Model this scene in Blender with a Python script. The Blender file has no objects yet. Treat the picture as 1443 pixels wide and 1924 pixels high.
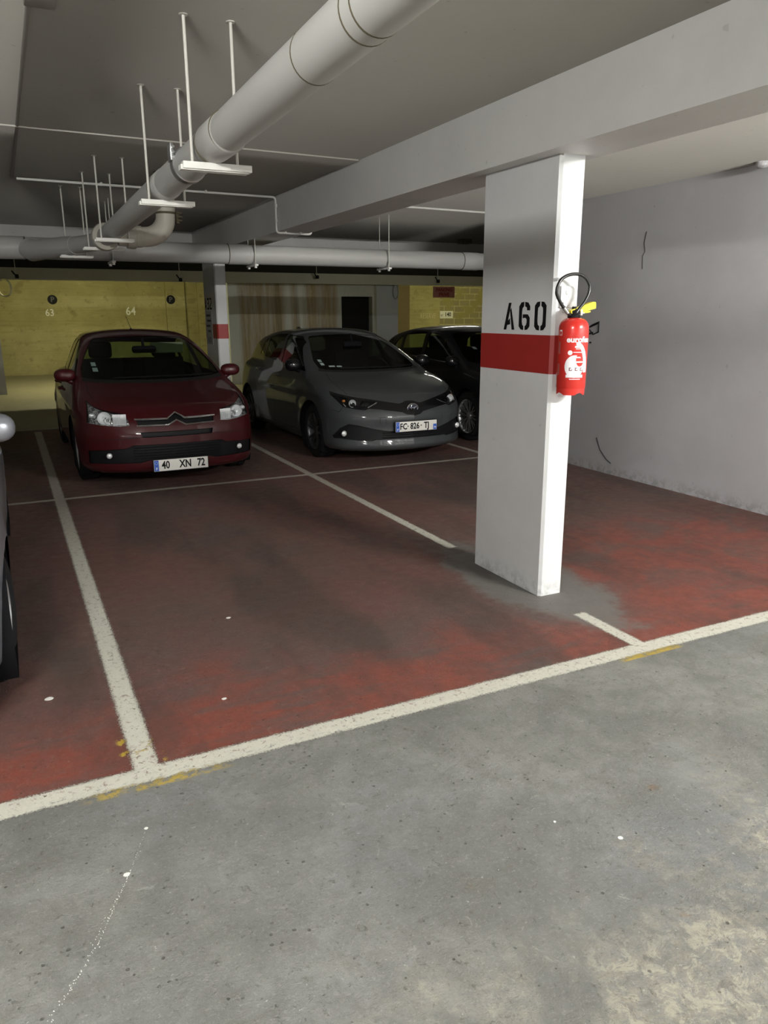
import bpy, bmesh, math, random
import numpy as np
from mathutils import Vector, Matrix
random.seed(4)
R = math.radians
scene = bpy.context.scene
COL = scene.collection

# ------------------------------------------------------------------ materials
class NT:
    """small helper to write node trees as expressions"""
    def __init__(s, name):
        s.m = bpy.data.materials.new(name); s.m.use_nodes = True
        s.t = s.m.node_tree; s.t.nodes.clear()
        s.out = s.t.nodes.new('ShaderNodeOutputMaterial')
        s.co = s.t.nodes.new('ShaderNodeTexCoord').outputs['Object']
    def n(s, typ, ins=None, **kw):
        nd = s.t.nodes.new(typ)
        for k, v in kw.items(): setattr(nd, k, v)
        for k, v in (ins or {}).items():
            if isinstance(v, bpy.types.NodeSocket): s.t.links.new(v, nd.inputs[k])
            else: nd.inputs[k].default_value = v
        return nd
    def ma(s, op, a, b=0.0, c=None):
        ins = {0: a, 1: b}
        if c is not None: ins[2] = c
        return s.n('ShaderNodeMath', ins, operation=op).outputs[0]
    def mix(s, f, a, b):
        nd = s.n('ShaderNodeMix', {0: f, 6: col(a), 7: col(b)}, data_type='RGBA')
        return nd.outputs[2]
    def noise(s, scale, detail=4, rough=.6, vec=None, dist=0.0):
        return s.n('ShaderNodeTexNoise', {'Vector': vec or s.co, 'Scale': scale, 'Detail': detail, 'Roughness': rough, 'Distortion': dist}).outputs['Fac']
    def step(s, v, a, b, lo=0.0, hi=1.0):
        return s.n('ShaderNodeMapRange', {0: v, 1: a, 2: b, 3: lo, 4: hi}, interpolation_type='SMOOTHSTEP').outputs[0]
    def xyz(s, vec=None):
        nd = s.n('ShaderNodeSeparateXYZ', {0: vec or s.co}); return nd.outputs
    def scaled(s, sx, sy, sz, vec=None):
        return s.n('ShaderNodeMapping', {'Vector': vec or s.co, 'Scale': (sx, sy, sz)}).outputs[0]
    def bump(s, h, strength=.3, dist=.01):
        return s.n('ShaderNodeBump', {'Height': h, 'Strength': strength, 'Distance': dist}).outputs[0]
    def done(s, color, rough=.6, metal=0.0, normal=None, coat=0.0, spec=.5, emit=None, estr=0.0):
        p = s.n('ShaderNodeBsdfPrincipled')
        for k, v in (('Base Color', col(color)), ('Roughness', rough), ('Metallic', metal), ('Coat Weight', coat), ('Specular IOR Level', spec), ('Normal', normal)):
            if v is None: continue
            if isinstance(v, bpy.types.NodeSocket): s.t.links.new(v, p.inputs[k])
            else: p.inputs[k].default_value = v
        if emit: p.inputs['Emission Color'].default_value = col(emit); p.inputs['Emission Strength'].default_value = estr
        s.t.links.new(p.outputs[0], s.out.inputs[0]); return s.m
def col(c):
    if isinstance(c, bpy.types.NodeSocket): return c
    return tuple(c) + (1,) if len(c) == 3 else tuple(c)
def plain(name, c, rough=.5, metal=0.0, coat=0.0, var=.12, scale=9.0, **kw):
    n = NT(name); f = n.noise(scale, 5)
    dark = tuple(v*(1-var) for v in c); light = tuple(min(1, v*(1+var)) for v in c)
    return n.done(n.mix(f, dark, light), rough, metal, None, coat, **kw)

# ------------------------------------------------------------------ mesh helpers
class MB:
    """collects shapes into one mesh"""
    def __init__(s): s.v=[]; s.f=[]; s.mi=[]
    def add(s, vs, fs, mi=0):
        o=len(s.v); s.v += [tuple(map(float,p)) for p in vs]; s.f += [tuple(i+o for i in f) for f in fs]; s.mi += [mi]*len(fs); return s
    def box(s, x0,x1,y0,y1,z0,z1, mi=0, bev=0.0, seg=2):
        if bev<=0:
            vs=[(x,y,z) for z in (z0,z1) for y in (y0,y1) for x in (x0,x1)]
            return s.add(vs, [(0,2,3,1),(4,5,7,6),(0,1,5,4),(2,6,7,3),(0,4,6,2),(1,3,7,5)], mi)
        bm=bmesh.new(); bmesh.ops.create_cube(bm,size=1)
        bmesh.ops.scale(bm,vec=(x1-x0,y1-y0,z1-z0),verts=bm.verts)
        bmesh.ops.bevel(bm,geom=list(bm.edges)+list(bm.verts),offset=bev,segments=seg,affect='EDGES',profile=.5)
        bmesh.ops.translate(bm,vec=((x0+x1)/2,(y0+y1)/2,(z0+z1)/2),verts=bm.verts)
        bm.verts.index_update()
        s.add([v.co for v in bm.verts],[[v.index for v in f.verts] for f in bm.faces],mi); bm.free(); return s
    def tube(s, path, r, n=12, mi=0, caps=True, closed=False):
        P=[Vector(p) for p in path]; m=len(P); rs=r if hasattr(r,'__len__') else [r]*m
        T=[]
        for i in range(m):
            a=P[(i-1)%m] if (i>0 or closed) else P[i]; b=P[(i+1)%m] if (i<m-1 or closed) else P[i]
            T.append((b-a).normalized())
        u=T[0].orthogonal().normalized(); vs=[]; fs=[]
        for i in range(m):
            u=(u-T[i]*u.dot(T[i])).normalized(); w=T[i].cross(u)
            for k in range(n):
                a=2*math.pi*k/n; vs.append(P[i]+(u*math.cos(a)+w*math.sin(a))*rs[i])
        for i in range(m if closed else m-1):
            j=(i+1)%m
            for k in range(n): k2=(k+1)%n; fs.append((i*n+k,i*n+k2,j*n+k2,j*n+k))
        if caps and not closed: fs.append(tuple(range(n-1,-1,-1))); fs.append(tuple((m-1)*n+k for k in range(n)))
        return s.add(vs,fs,mi)
    def lathe(s, prof, org=(0,0,0), axis='Z', n=32, mi=0, capped=False):
        """prof: list of (radius, height along axis)"""
        vs=[];fs=[]; m=len(prof)
        for (r,h) in prof:
            for k in range(n):
                a=2*math.pi*k/n; c,d=r*math.cos(a),r*math.sin(a)
                p={'Z':(c,d,h),'X':(h,c,d),'Y':(d,h,c)}[axis]
                vs.append((p[0]+org[0],p[1]+org[1],p[2]+org[2]))
        for i in range(m-1):
            for k in range(n): k2=(k+1)%n; fs.append((i*n+k,i*n+k2,(i+1)*n+k2,(i+1)*n+k))
        if capped: fs.append(tuple(range(n-1,-1,-1))); fs.append(tuple((m-1)*n+k for k in range(n)))
        return s.add(vs,fs,mi)
    def prism(s, poly, to3, depth, mi=0):
        """poly: 2D points, to3(a,b,d)->3D; extruded from d=0 to d=depth"""
        n=len(poly); vs=[to3(a,b,0) for a,b in poly]+[to3(a,b,depth) for a,b in poly]
        fs=[tuple(range(n)),tuple(range(2*n-1,n-1,-1))]+[(i,i+n,(i+1)%n+n,(i+1)%n) for i in range(n)]
        return s.add(vs,fs,mi)
    def ball(s, c, r, n=16, m=10, mi=0):
        rx,ry,rz=r if hasattr(r,'__len__') else (r,r,r); vs=[];fs=[]
        for i in range(m+1):
            t=math.pi*i/m
            for k in range(n):
                a=2*math.pi*k/n; vs.append((c[0]+rx*math.sin(t)*math.cos(a),c[1]+ry*math.sin(t)*math.sin(a),c[2]+rz*math.cos(t)))
        for i in range(m):
            for k in range(n): k2=(k+1)%n; fs.append((i*n+k,(i+1)*n+k,(i+1)*n+k2,i*n+k2))
        return s.add(vs,fs,mi)
def obj(name, mb, mats, parent=None, smooth=40, local=False, org=None):
    """links one mesh object; vertices are in world space (local=True: in the parent's space)"""
    me=bpy.data.meshes.new(name)
    vs=np.array(mb.v,float); o=np.zeros(3)
    if not local:
        if parent is not None:
            q=parent
            while q is not None: o=o+np.array(q.location); q=q.parent
        elif org is not None: o=np.array(org,float)
    me.from_pydata((vs-o).tolist(),[],mb.f)
    for m in (mats if isinstance(mats,(list,tuple)) else [mats]): me.materials.append(m)
    me.polygons.foreach_set('material_index', mb.mi)
    bm=bmesh.new(); bm.from_mesh(me); bmesh.ops.remove_doubles(bm,verts=bm.verts,dist=1e-6); bmesh.ops.recalc_face_normals(bm,faces=bm.faces); bm.to_mesh(me); bm.free()
    me.shade_smooth() if hasattr(me,'shade_smooth') else None
    me.set_sharp_from_angle(angle=R(smooth)); me.update()
    ob=bpy.data.objects.new(name,me); COL.objects.link(ob)
    if parent is not None: ob.parent=parent
    elif org is not None: ob.location=org
    return ob
def thing(name,label,cat,loc=(0,0,0),group=None):
    o=bpy.data.objects.new(name,None); COL.objects.link(o); o.location=loc; o.empty_display_size=.1
    o['label']=label; o['category']=cat
    if group: o['group']=group
    return o
def tag(o,label,cat,group=None):
    o['label']=label; o['category']=cat
    if group: o['group']=group
    return o
def struct(name,mb,mat):
    o=obj(name,mb,mat); o['kind']='structure'; return o
_dg=None
def text_mb(mb, s, size, to3, align='CENTER', thick=.001, mi=0, bold=0.0, xscale=1.0, res=2, slice_w=0):
    """letters as real shapes; to3(a,b,d) maps the text plane into space"""
    cu=bpy.data.curves.new('tmp','FONT'); cu.body=s; cu.size=size; cu.align_x=align; cu.align_y='CENTER'; cu.offset=bold; cu.resolution_u=res
    ob=bpy.data.objects.new('tmp',cu); COL.objects.link(ob)
    dg=bpy.context.evaluated_depsgraph_get(); me=bpy.data.meshes.new_from_object(ob.evaluated_get(dg))
    bm=bmesh.new(); bm.from_mesh(me)
    bmesh.ops.remove_doubles(bm,verts=bm.verts,dist=1e-6)
    if slice_w:
        xs=[v.co.x for v in bm.verts]; a=min(xs)+slice_w
        while a<max(xs): bmesh.ops.bisect_plane(bm,geom=list(bm.verts)+list(bm.edges)+list(bm.faces),dist=1e-6,plane_co=(a,0,0),plane_no=(1,0,0)); a+=slice_w
    vs=[v.co.copy() for v in bm.verts]; bm.verts.index_update(); bm.edges.ensure_lookup_table()
    fs=[[v.index for v in f.verts] for f in bm.faces]; be=[[v.index for v in e.verts] for e in bm.edges if len(e.link_faces)==1]
    n=len(vs)
    V=[to3(v.x*xscale,v.y,0) for v in vs]+[to3(v.x*xscale,v.y,thick) for v in vs]
    F=[tuple(f) for f in fs]+[tuple(i+n for i in reversed(f)) for f in fs]+[(a,b,b+n,a+n) for a,b in be]
    mb.add(V,F,mi); bm.free()
    bpy.data.objects.remove(ob); bpy.data.curves.remove(cu); bpy.data.meshes.remove(me)
    return mb
def arc(c,r,a0,a1,n,u,w):
    c=Vector(c);u=Vector(u);w=Vector(w)
    return [c+u*r*math.cos(R(a0+(a1-a0)*i/n))+w*r*math.sin(R(a0+(a1-a0)*i/n)) for i in range(n+1)]

# ------------------------------------------------------------------ setting materials
def wall_white(name, base=(.62,.62,.61), dirt=.5):
    n=NT(name); o=n.xyz()
    a=n.noise(1.3,6,.65); b=n.noise(14,6,.7); c=n.noise(70,3,.6)
    k=n.mix(n.step(a,.3,.75),tuple(v*.90 for v in base),base)
    spots=n.step(n.noise(22,2,.4),.735,.775)
    k=n.mix(n.ma('MULTIPLY',spots,.45*dirt),k,(.22,.2,.18))
    low=n.ma('MULTIPLY',n.step(o[2],.14,.0),n.step(b,.42,.6))
    k=n.mix(n.ma('MULTIPLY',low,.7*dirt),k,(.12,.11,.10))
    h=n.ma('ADD',n.ma('MULTIPLY',b,.8),n.ma('MULTIPLY',c,.2))
    return n.done(k,.55,normal=n.bump(h,.35,.006))
def floor_mat():
    n=NT('painted_concrete_floor'); x,y,z=n.xyz()
    n1=n.noise(.55,6,.6); n2=n.noise(2.2,8,.65,dist=.4); n3=n.noise(11,8,.7); n4=n.noise(55,6,.75); n5=n.noise(170,3,.7)
    st=n.noise(3.2,7,.7,n.scaled(.5,1.7,1)); fine=n.noise(26,6,.72)
    # grey lane
    g=n.mix(n.step(n2,.32,.68),(.165,.168,.155),(.265,.265,.245))
    g=n.mix(n.ma('MULTIPLY',n.step(n1,.46,.62),.55),g,(.200,.212,.225))
    g=n.mix(n.ma('MULTIPLY',n.step(st,.52,.72),.55),g,(.15,.145,.115))
    rr=n.ma('SUBTRACT',n.ma('ADD',n.ma('MULTIPLY',x,.25),n.ma('MULTIPLY',n.ma('SUBTRACT',n2,.5),2.2)),y)   # bare aggregate towards the near right
    sand=n.ma('MULTIPLY',n.step(rr,-1.15,-.65),n.step(fine,.40,.60))
    g=n.mix(n.ma('MULTIPLY',sand,.55),g,(.36,.33,.255))
    g=n.mix(n.ma('MULTIPLY',n.step(n.noise(9,9,.78,dist=.6),.40,.62),.42),g,(.145,.142,.125))
    g=n.mix(n.ma('MULTIPLY',n.step(n.noise(28,7,.8,dist=.5),.57,.64),.7),g,(.09,.083,.07))
    g=n.mix(n.ma('MULTIPLY',n.step(n.noise(13,8,.8,dist=.8),.61,.66),.55),g,(.36,.36,.32))
    g=n.mix(n.ma('MULTIPLY',n.step(n.noise(70,6,.85),.52,.66),.45),g,(.36,.355,.32))
    g=n.mix(n.ma('MULTIPLY',n.step(n.noise(90,6,.85,dist=.4),.54,.66),.45),g,(.115,.11,.095))
    rg=n.ma('MULTIPLY',n.step(rr,-1.05,-.60),n.step(n.noise(16,8,.8,dist=.7),.50,.58)); g=n.mix(n.ma('MULTIPLY',rg,.55),g,(.50,.47,.37))
    g=n.mix(n.ma('MULTIPLY',n.ma('MULTIPLY',n.step(rr,-1.05,-.60),n.step(n.noise(12,7,.8,dist=.9),.56,.63)),.5),g,(.13,.115,.095))
    g=n.mix(n.ma('MULTIPLY',n.step(n.noise(48,4,.7),.655,.71),.7),g,(.46,.46,.42))
    g=n.mix(n.ma('MULTIPLY',n.step(n.noise(6,3,.5),.70,.76),.5),g,(.19,.105,.045))
    # red bays
    worn=n.mix(n.step(n2,.3,.7),(.140,.075,.064),(.105,.078,.068))
    worn=n.mix(n.ma('MULTIPLY',n.step(n1,.42,.6),.5),worn,(.160,.062,.050))
    fresh=n.mix(n.step(n3,.3,.7),(.27,.055,.032),(.20,.060,.042))
    nearl=n.step(n.ma('ADD',y,n.ma('MULTIPLY',n.ma('SUBTRACT',n2,.5),1.6)),3.45,2.80)
    rightb=n.ma('MULTIPLY',n.step(x,2.9,3.4),n.step(y,5.0,4.1))
    fm=n.ma('MAXIMUM',n.ma('MULTIPLY',nearl,n.step(st,.36,.52)),n.ma('MAXIMUM',n.ma('MULTIPLY',rightb,n.step(n2,.40,.56)),n.step(n.noise(1.5,5,.6),.68,.75)))
    rd=n.mix(n.ma('MULTIPLY',fm,.75),worn,fresh)
    rd=n.mix(n.ma('MULTIPLY',n.step(fine,.585,.68),.40),rd,(.21,.165,.14))
    rd=n.mix(n.ma('MULTIPLY',n.step(n.noise(75,6,.85,dist=.3),.53,.66),.42),rd,(.26,.17,.14))
    rd=n.mix(n.ma('MULTIPLY',n.step(n.noise(14,8,.82,dist=.8),.58,.64),.4),rd,(.24,.155,.125))
    rd=n.mix(n.ma('MULTIPLY',n.step(n.noise(60,5,.75),.60,.70),.55),rd,(.34,.26,.22))
    rd=n.mix(n.ma('MULTIPLY',n.step(n.noise(20,6,.7),.62,.72),.5),rd,(.06,.045,.04))
    # bare grey patch round the pillar foot
    px=n.ma('DIVIDE',n.ma('SUBTRACT',x,2.83),.38); py=n.ma('DIVIDE',n.ma('SUBTRACT',y,3.75),.90)
    dp=n.ma('ADD',n.ma('ADD',n.ma('MULTIPLY',px,px),n.ma('MULTIPLY',py,py)),n.ma('MULTIPLY',n.ma('SUBTRACT',n2,.5),2.2))
    patch=n.step(n.ma('ADD',dp,n.ma('MULTIPLY',n.ma('SUBTRACT',n3,.5),1.2)),1.25,.55)
    rd=n.mix(n.ma('MULTIPLY',patch,.9),rd,n.mix(n3,(.135,.13,.12),(.19,.19,.175)))
    # grime lane in the middle of the bays where tyres run
    grime=n.ma('MULTIPLY',n.step(n.noise(1.1,5,.6,n.scaled(1.4,.35,1)),.46,.60),.55)
    rd=n.mix(grime,rd,(.062,.047,.040))
    jit=n.ma('MULTIPLY',n.ma('SUBTRACT',n4,.5),.050); jit2=n.ma('MULTIPLY',n.ma('SUBTRACT',n3,.5),.022); jj=n.ma('ADD',jit,jit2)
    inb=n.ma('MULTIPLY',n.step(n.ma('ADD',y,jj),2.60,2.625),n.step(y,12.3,12.2))
    base=n.mix(inb,g,rd)
    far=n.mix(n2,(.30,.28,.19),(.40,.37,.25)); base=n.mix(n.step(y,12.3,12.4),base,far)
    # paint lines
    hf=n.ma('MULTIPLY',n.ma('SUBTRACT',n.noise(120,6,.85),.5),2.6)
    def seg(v,c,w,lo=None,hi=None,o=None):
        d=n.ma('SUBTRACT',w/2,n.ma('ADD',n.ma('ABSOLUTE',n.ma('SUBTRACT',v,c)),jit2))
        m=n.step(n.ma('ADD',n.ma('MULTIPLY',d,26.0),hf),-.10,.16)
        if lo is not None: m=n.ma('MULTIPLY',m,n.ma('MULTIPLY',n.step(n.ma('ADD',o,jj),lo-.012,lo+.012),n.step(n.ma('ADD',o,jj),hi+.012,hi-.012)))
        return m
    L=[seg(y,2.615,.105),seg(y,7.44,.075,-4,9,x),seg(x,.302,.095,2.6,12.1,y),seg(x,2.768,.085,2.6,3.12,y),seg(x,2.775,.080,4.52,12.1,y),seg(x,5.09,.075,7.44,12.1,y),seg(x,-2.18,.09,2.6,12.1,y),seg(y,12.35,.07,-4,9,x)]
    m=L[0]
    for q in L[1:]: m=n.ma('MAXIMUM',m,q)
    wear_shade=n.ma('MULTIPLY',n.step(n.noise(38,6,.8,dist=.5),.36,.47,.25,1.0),n.step(y,5.2,7.2,1.0,.62))  # chipped paint, plus shade painted into the lines towards the back
    yellow=n.ma('MULTIPLY',n.ma('MULTIPLY',n.step(n.ma('ABSOLUTE',n.ma('SUBTRACT',x,.33)),.30,.16),n.step(n.ma('ABSOLUTE',n.ma('SUBTRACT',y,2.552)),.036,.018)),n.ma('MULTIPLY',n.step(fine,.42,.52),n.step(n3,.40,.52)))
    yellow2=n.ma('MULTIPLY',n.ma('MULTIPLY',n.step(n.ma('ABSOLUTE',n.ma('SUBTRACT',x,2.75)),.22,.16),n.step(n.ma('ABSOLUTE',n.ma('SUBTRACT',y,2.553)),.026,.016)),n.step(fine,.38,.48))
    yellow3=n.ma('MULTIPLY',n.ma('MULTIPLY',n.step(n.ma('ABSOLUTE',n.ma('SUBTRACT',x,.302)),.09,.07),n.step(n.ma('ABSOLUTE',n.ma('SUBTRACT',y,2.77)),.20,.12)),n.step(n3,.56,.62))
    base=n.mix(n.ma('MULTIPLY',n.ma('MAXIMUM',yellow,n.ma('MAXIMUM',yellow2,yellow3)),.8),base,(.50,.36,.04))
    paint=n.mix(n3,(.56,.55,.47),(.70,.69,.60))
    base=n.mix(n.ma('MULTIPLY',n.ma('MULTIPLY',m,wear_shade),n.ma('SUBTRACT',1.0,n.ma('MULTIPLY',n.ma('MAXIMUM',yellow,n.ma('MAXIMUM',yellow2,yellow3)),.8))),base,paint)
    vo=n.n('ShaderNodeTexVoronoi',{'Vector':n.co,'Scale':30.0}).outputs['Distance']
    pit=n.ma('MULTIPLY',n.step(n.ma('ADD',vo,n.ma('MULTIPLY',n4,.25)),.30,.22),n.step(n3,.50,.60))
    base=n.mix(n.ma('MULTIPLY',pit,.65),base,(.055,.048,.04))
    sp=n.ma('MULTIPLY',n.step(n.noise(85,5,.8),.63,.68),n.step(n2,.42,.60))
    base=n.mix(n.ma('MULTIPLY',sp,.55),base,(.46,.43,.37))
    h=n.ma('SUBTRACT',n.ma('ADD',n.ma('MULTIPLY',n4,.55),n.ma('ADD',n.ma('MULTIPLY',n5,.25),n.ma('MULTIPLY',n3,.8))),n.ma('MULTIPLY',pit,.5))
    h=n.ma('ADD',h,n.ma('MULTIPLY',m,.25))
    rough=n.step(n3,.3,.7,.50,.72)
    return n.done(base,rough,normal=n.bump(h,.9,.012),spec=.35)
def ceiling_mat(c=(.25,.237,.214)):
    n=NT('ceiling_plaster'); a=n.noise(.7,6,.6); b=n.noise(9,6,.7)
    k=n.mix(a,tuple(v*.9 for v in c),tuple(v*1.08 for v in c))
    k=n.mix(n.ma('MULTIPLY',n.step(n.noise(24,2,.4),.74,.77),.4),k,(.12,.11,.1))
    return n.done(k,.8,normal=n.bump(b,.25,.005))
def yellow_wall():
    n=NT('yellow_painted_boarded_concrete'); x,y,z=n.xyz()
    a=n.noise(1.1,7,.65); b=n.noise(6,7,.7); s=n.noise(4,6,.65,n.scaled(.35,1,3.2))
    k=n.mix(n.step(a,.3,.7),(.33,.295,.12),(.42,.38,.165))
    k=n.mix(n.ma('MULTIPLY',n.step(s,.52,.66),.5),k,(.28,.235,.09))
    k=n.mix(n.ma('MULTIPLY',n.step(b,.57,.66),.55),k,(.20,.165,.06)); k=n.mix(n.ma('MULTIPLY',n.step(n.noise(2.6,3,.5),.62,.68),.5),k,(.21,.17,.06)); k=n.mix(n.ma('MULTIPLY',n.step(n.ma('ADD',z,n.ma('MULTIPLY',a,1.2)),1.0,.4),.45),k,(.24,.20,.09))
    k=n.mix(n.ma('MULTIPLY',n.step(n.noise(11,5,.7),.64,.70),.6),k,(.62,.58,.36))
    gr=n.step(n.ma('ABSOLUTE',n.ma('SUBTRACT',n.ma('FRACT',n.ma('MULTIPLY',z,3.4)),.5)),.495,.47)
    k=n.mix(n.ma('MULTIPLY',n.ma('SUBTRACT',1.0,gr),.35),k,(.24,.19,.05))
    return n.done(k,.7,normal=n.bump(b,.4,.01))
def brick_wall():
    n=NT('yellow_painted_blockwork')
    v=n.n('ShaderNodeCombineXYZ',{0:n.xyz()[0],1:n.xyz()[2],2:0.0}).outputs[0]
    br=n.n('ShaderNodeTexBrick',{'Vector':v,'Color1':(.30,.27,.14,1),'Color2':(.26,.23,.12,1),'Mortar':(.55,.50,.27,1),'Scale':1.0,'Mortar Size':.012,'Brick Width':.42,'Row Height':.21})
    k=n.mix(n.step(n.noise(3,6,.7),.45,.6),br.outputs['Color'],(.31,.27,.09))
    return n.done(k,.75,normal=n.bump(br.outputs['Fac'],-.4,.01))
def stained_wall():
    n=NT('water_stained_concrete'); x,y,z=n.xyz()
    s1=n.noise(1.6,6,.6,n.scaled(2.2,1,.10)); s2=n.noise(3.2,6,.7,n.scaled(3,1,.18)); b=n.noise(8,6,.7)
    k=n.mix(b,(.46,.47,.42),(.53,.54,.48))
    def band(c,w): return n.step(n.ma('ADD',n.ma('ABSOLUTE',n.ma('SUBTRACT',x,c)),n.ma('MULTIPLY',n.ma('SUBTRACT',s2,.5),.5)),w+.09,w-.05)
    m=band(5.45,.30)
    for c,w in ((6.0,.22),(6.95,.15),(7.3,.2),(7.55,.07),(6.5,.05)): m=n.ma('MAXIMUM',m,band(c,w))
    k=n.mix(n.ma('MULTIPLY',m,n.step(s2,.3,.62,.35,.95)),k,(.27,.19,.085))
    k=n.mix(n.ma('MULTIPLY',n.step(s1,.56,.66),.6),k,(.17,.145,.08))
    k=n.mix(n.ma('MULTIPLY',m,n.step(n.noise(9,5,.7,n.scaled(3,1,.3)),.58,.66)),k,(.42,.36,.14))
    k=n.mix(n.step(x,8.72,8.78),k,(.44,.47,.50))
    return n.done(k,.75,normal=n.bump(b,.3,.01))

M={}
M['white']=wall_white('white_painted_concrete',(.72,.73,.73)); M['wallgrey']=wall_white('pale_grey_wall_paint',(.56,.565,.59),.6)
M['beam']=wall_white('beam_paint',(.66,.66,.645),.5)
M['floor']=floor_mat(); M['ceil']=ceiling_mat(); M['yellow']=yellow_wall(); M['brick']=brick_wall(); M['stained']=stained_wall()
M['pvc']=plain('grey_painted_pipe',(.47,.47,.45),.45,var=.06,scale=3)
M['pvcw']=plain('cream_pipe',(.50,.48,.41),.42,var=.06,scale=3)
M['rod']=plain('painted_rod',(.62,.61,.56),.5); M['bar']=plain('white_crossbar',(.78,.78,.74),.45,var=.05)
M['black']=plain('black_paint',(.008,.008,.009),.6,spec=.15); M['darkmetal']=plain('dark_metal',(.03,.03,.03),.4,metal=.6)
M['red']=plain('red_band_paint',(.33,.022,.018),.5,var=.1,scale=5)
M['joint']=plain('joint_grime',(.10,.085,.05),.8)
M['whitepaint']=plain('white_stencil_paint',(.92,.92,.86),.6)
M['steel']=plain('galvanised_steel',(.55,.56,.56),.32,metal=.9)

# ------------------------------------------------------------------ the room
ZC=2.80
struct('floor', MB().box(-8,17,-4.5,24,-.2,0), M['floor'])
ce=MB().box(-8,17,-4.5,12.0,ZC,ZC+.2).box(-8,17,12.0,18.0,ZC,ZC+.2).box(-8,17,18.0,24,ZC,ZC+.2)
ceiling=struct('ceiling', ce, M['ceil'])
wr=struct('wall_right', MB().box(5.6,5.8,-4.5,7.44,0,ZC).box(5.8,17,7.24,7.44,0,ZC), M['wallgrey'])
struct('wall_far_right', MB().box(17,17.2,7.2,24,0,ZC), M['wallgrey'])
struct('wall_left', MB().box(-8.2,-8,-4.5,24,0,ZC), M['wallgrey'])
struct('wall_near', MB().box(-8,5.6,-4.7,-4.5,0,ZC), M['wallgrey'])
wb=struct('wall_back', MB().box(-8,13.9,23.8,24,0,ZC).box(13.9,17,23.8,24,0,ZC,mi=1).box(4.46,5.02,23.68,23.8,0,ZC).box(5.4,5.8,23.72,23.8,0,ZC).box(12.0,12.48,23.4,23.8,0,ZC,mi=2), [M['yellow'],M['brick'],plain('shadow_gap_brown',(.13,.095,.04),.8)])  # the dark brown pilaster is put in for a shadowed gap, shade as colour
wm=MB().box(4.86,7.76,18.2,18.5,0,2.5).box(7.76,8.62,18.2,18.5,2.07,2.5).box(8.62,9.36,18.2,18.5,0,2.5).box(4.86,9.36,18.2,18.5,2.5,2.8)
struct('wall_middle', wm, M['stained'])
struct('wall_middle_left', MB().box(-8,-.05,18.2,18.45,0,2.8), wall_white('cream_end_wall',(.42,.42,.36),.5))
struct('door_1', MB().box(7.76,8.62,18.42,18.46,0,2.07), M['black'])
struct('ceiling_beam', MB().box(2.62,2.97,-4.5,11.6,2.464,ZC), M['beam'])
struct('cross_beam', MB().box(-8,17,11.6,12.0,2.464,ZC), M['beam'])
struct('lintel_beam', MB().box(-8,17,18.0,18.25,2.36,2.60), wall_white('lintel_paint',(.50,.50,.40),.5))
struct('lintel_shade_panel', MB().box(-8,17,18.08,18.25,2.60,2.80), plain('painted_gap_shade',(.03,.03,.022),.9))  # panel closing the gap over the lintel, near-black colour stands in for shade
# marks on the right wall
gm=MB(); X=5.597
def stroke(pts,r=.007):
    gm.tube([(X,y,z) for y,z in pts],r,6)
stroke([(6.46,1.50),(6.40,1.53),(6.30,1.565),(6.30,1.46),(6.38,1.435),(6.46,1.50),(6.31,1.55)]); stroke([(6.48,1.43),(6.38,1.455)],.006); stroke([(6.42,1.35),(6.40,1.352)],.009)
obj('graffiti',gm,M['black'],wr)['label']='black scribbled marks on the grey wall'
cm=MB()
cm.tube([(5.599,5.73,2.40),(5.599,5.75,2.30),(5.599,5.73,2.22),(5.599,5.76,2.18),(5.599,5.75,2.06)],.003,5)
cm.tube([(5.599,6.22,.36),(5.599,6.16,.24),(5.599,6.05,.15),(5.599,5.98,.12)],.0035,5)
obj('wall_crack',cm,M['darkmetal'],wr)['label']='thin dark crack in the wall paint'
# numbers painted on the yellow wall
def on_back(x,z,y=23.795): return lambda a,b,d:(x+a,y-d,z+b)
for s,x,z,h in (('63',1.265,1.70,.27),('64',3.45,1.735,.32)):
    o=obj('painted_number',text_mb(MB(),s,h,on_back(x,z),thick=.003,bold=.004,xscale=.9),M['whitepaint'],wb); o['label']='white painted number '+s
o=obj('painted_word',text_mb(MB(),'RESERVE',.25,on_back(13.42,1.55),thick=.003,bold=-.004,xscale=.66),plain('faded_white_paint',(.62,.58,.36),.7),wb); o['label']='faded white lettering on the plaster panel'
for i,(x,z,l) in enumerate(((1.37,2.06,'round black P sign above the painted 63 on the yellow wall'),(4.60,2.07,'round black P sign high on the yellow pilaster right of the 64'))):
    t=thing('parking_sign',l,'sign',(x,23.76,z),'round P signs on the yellow wall')
    yb=23.68 if x>4 else 23.8
    t.location=(x,yb,z)
    obj('sign_plate',MB().lathe([(0,0),(.122,0),(.128,-.004),(.128,-.012),(0,-.012)],(x,yb,z),'Y',40),M['black'],t)
    obj('letter',text_mb(MB(),'P',.20,on_back(x,z-.002,yb-.012),thick=.002,bold=.003),plain('dull_grey_letter',(.09,.09,.10),.5),t)
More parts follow.
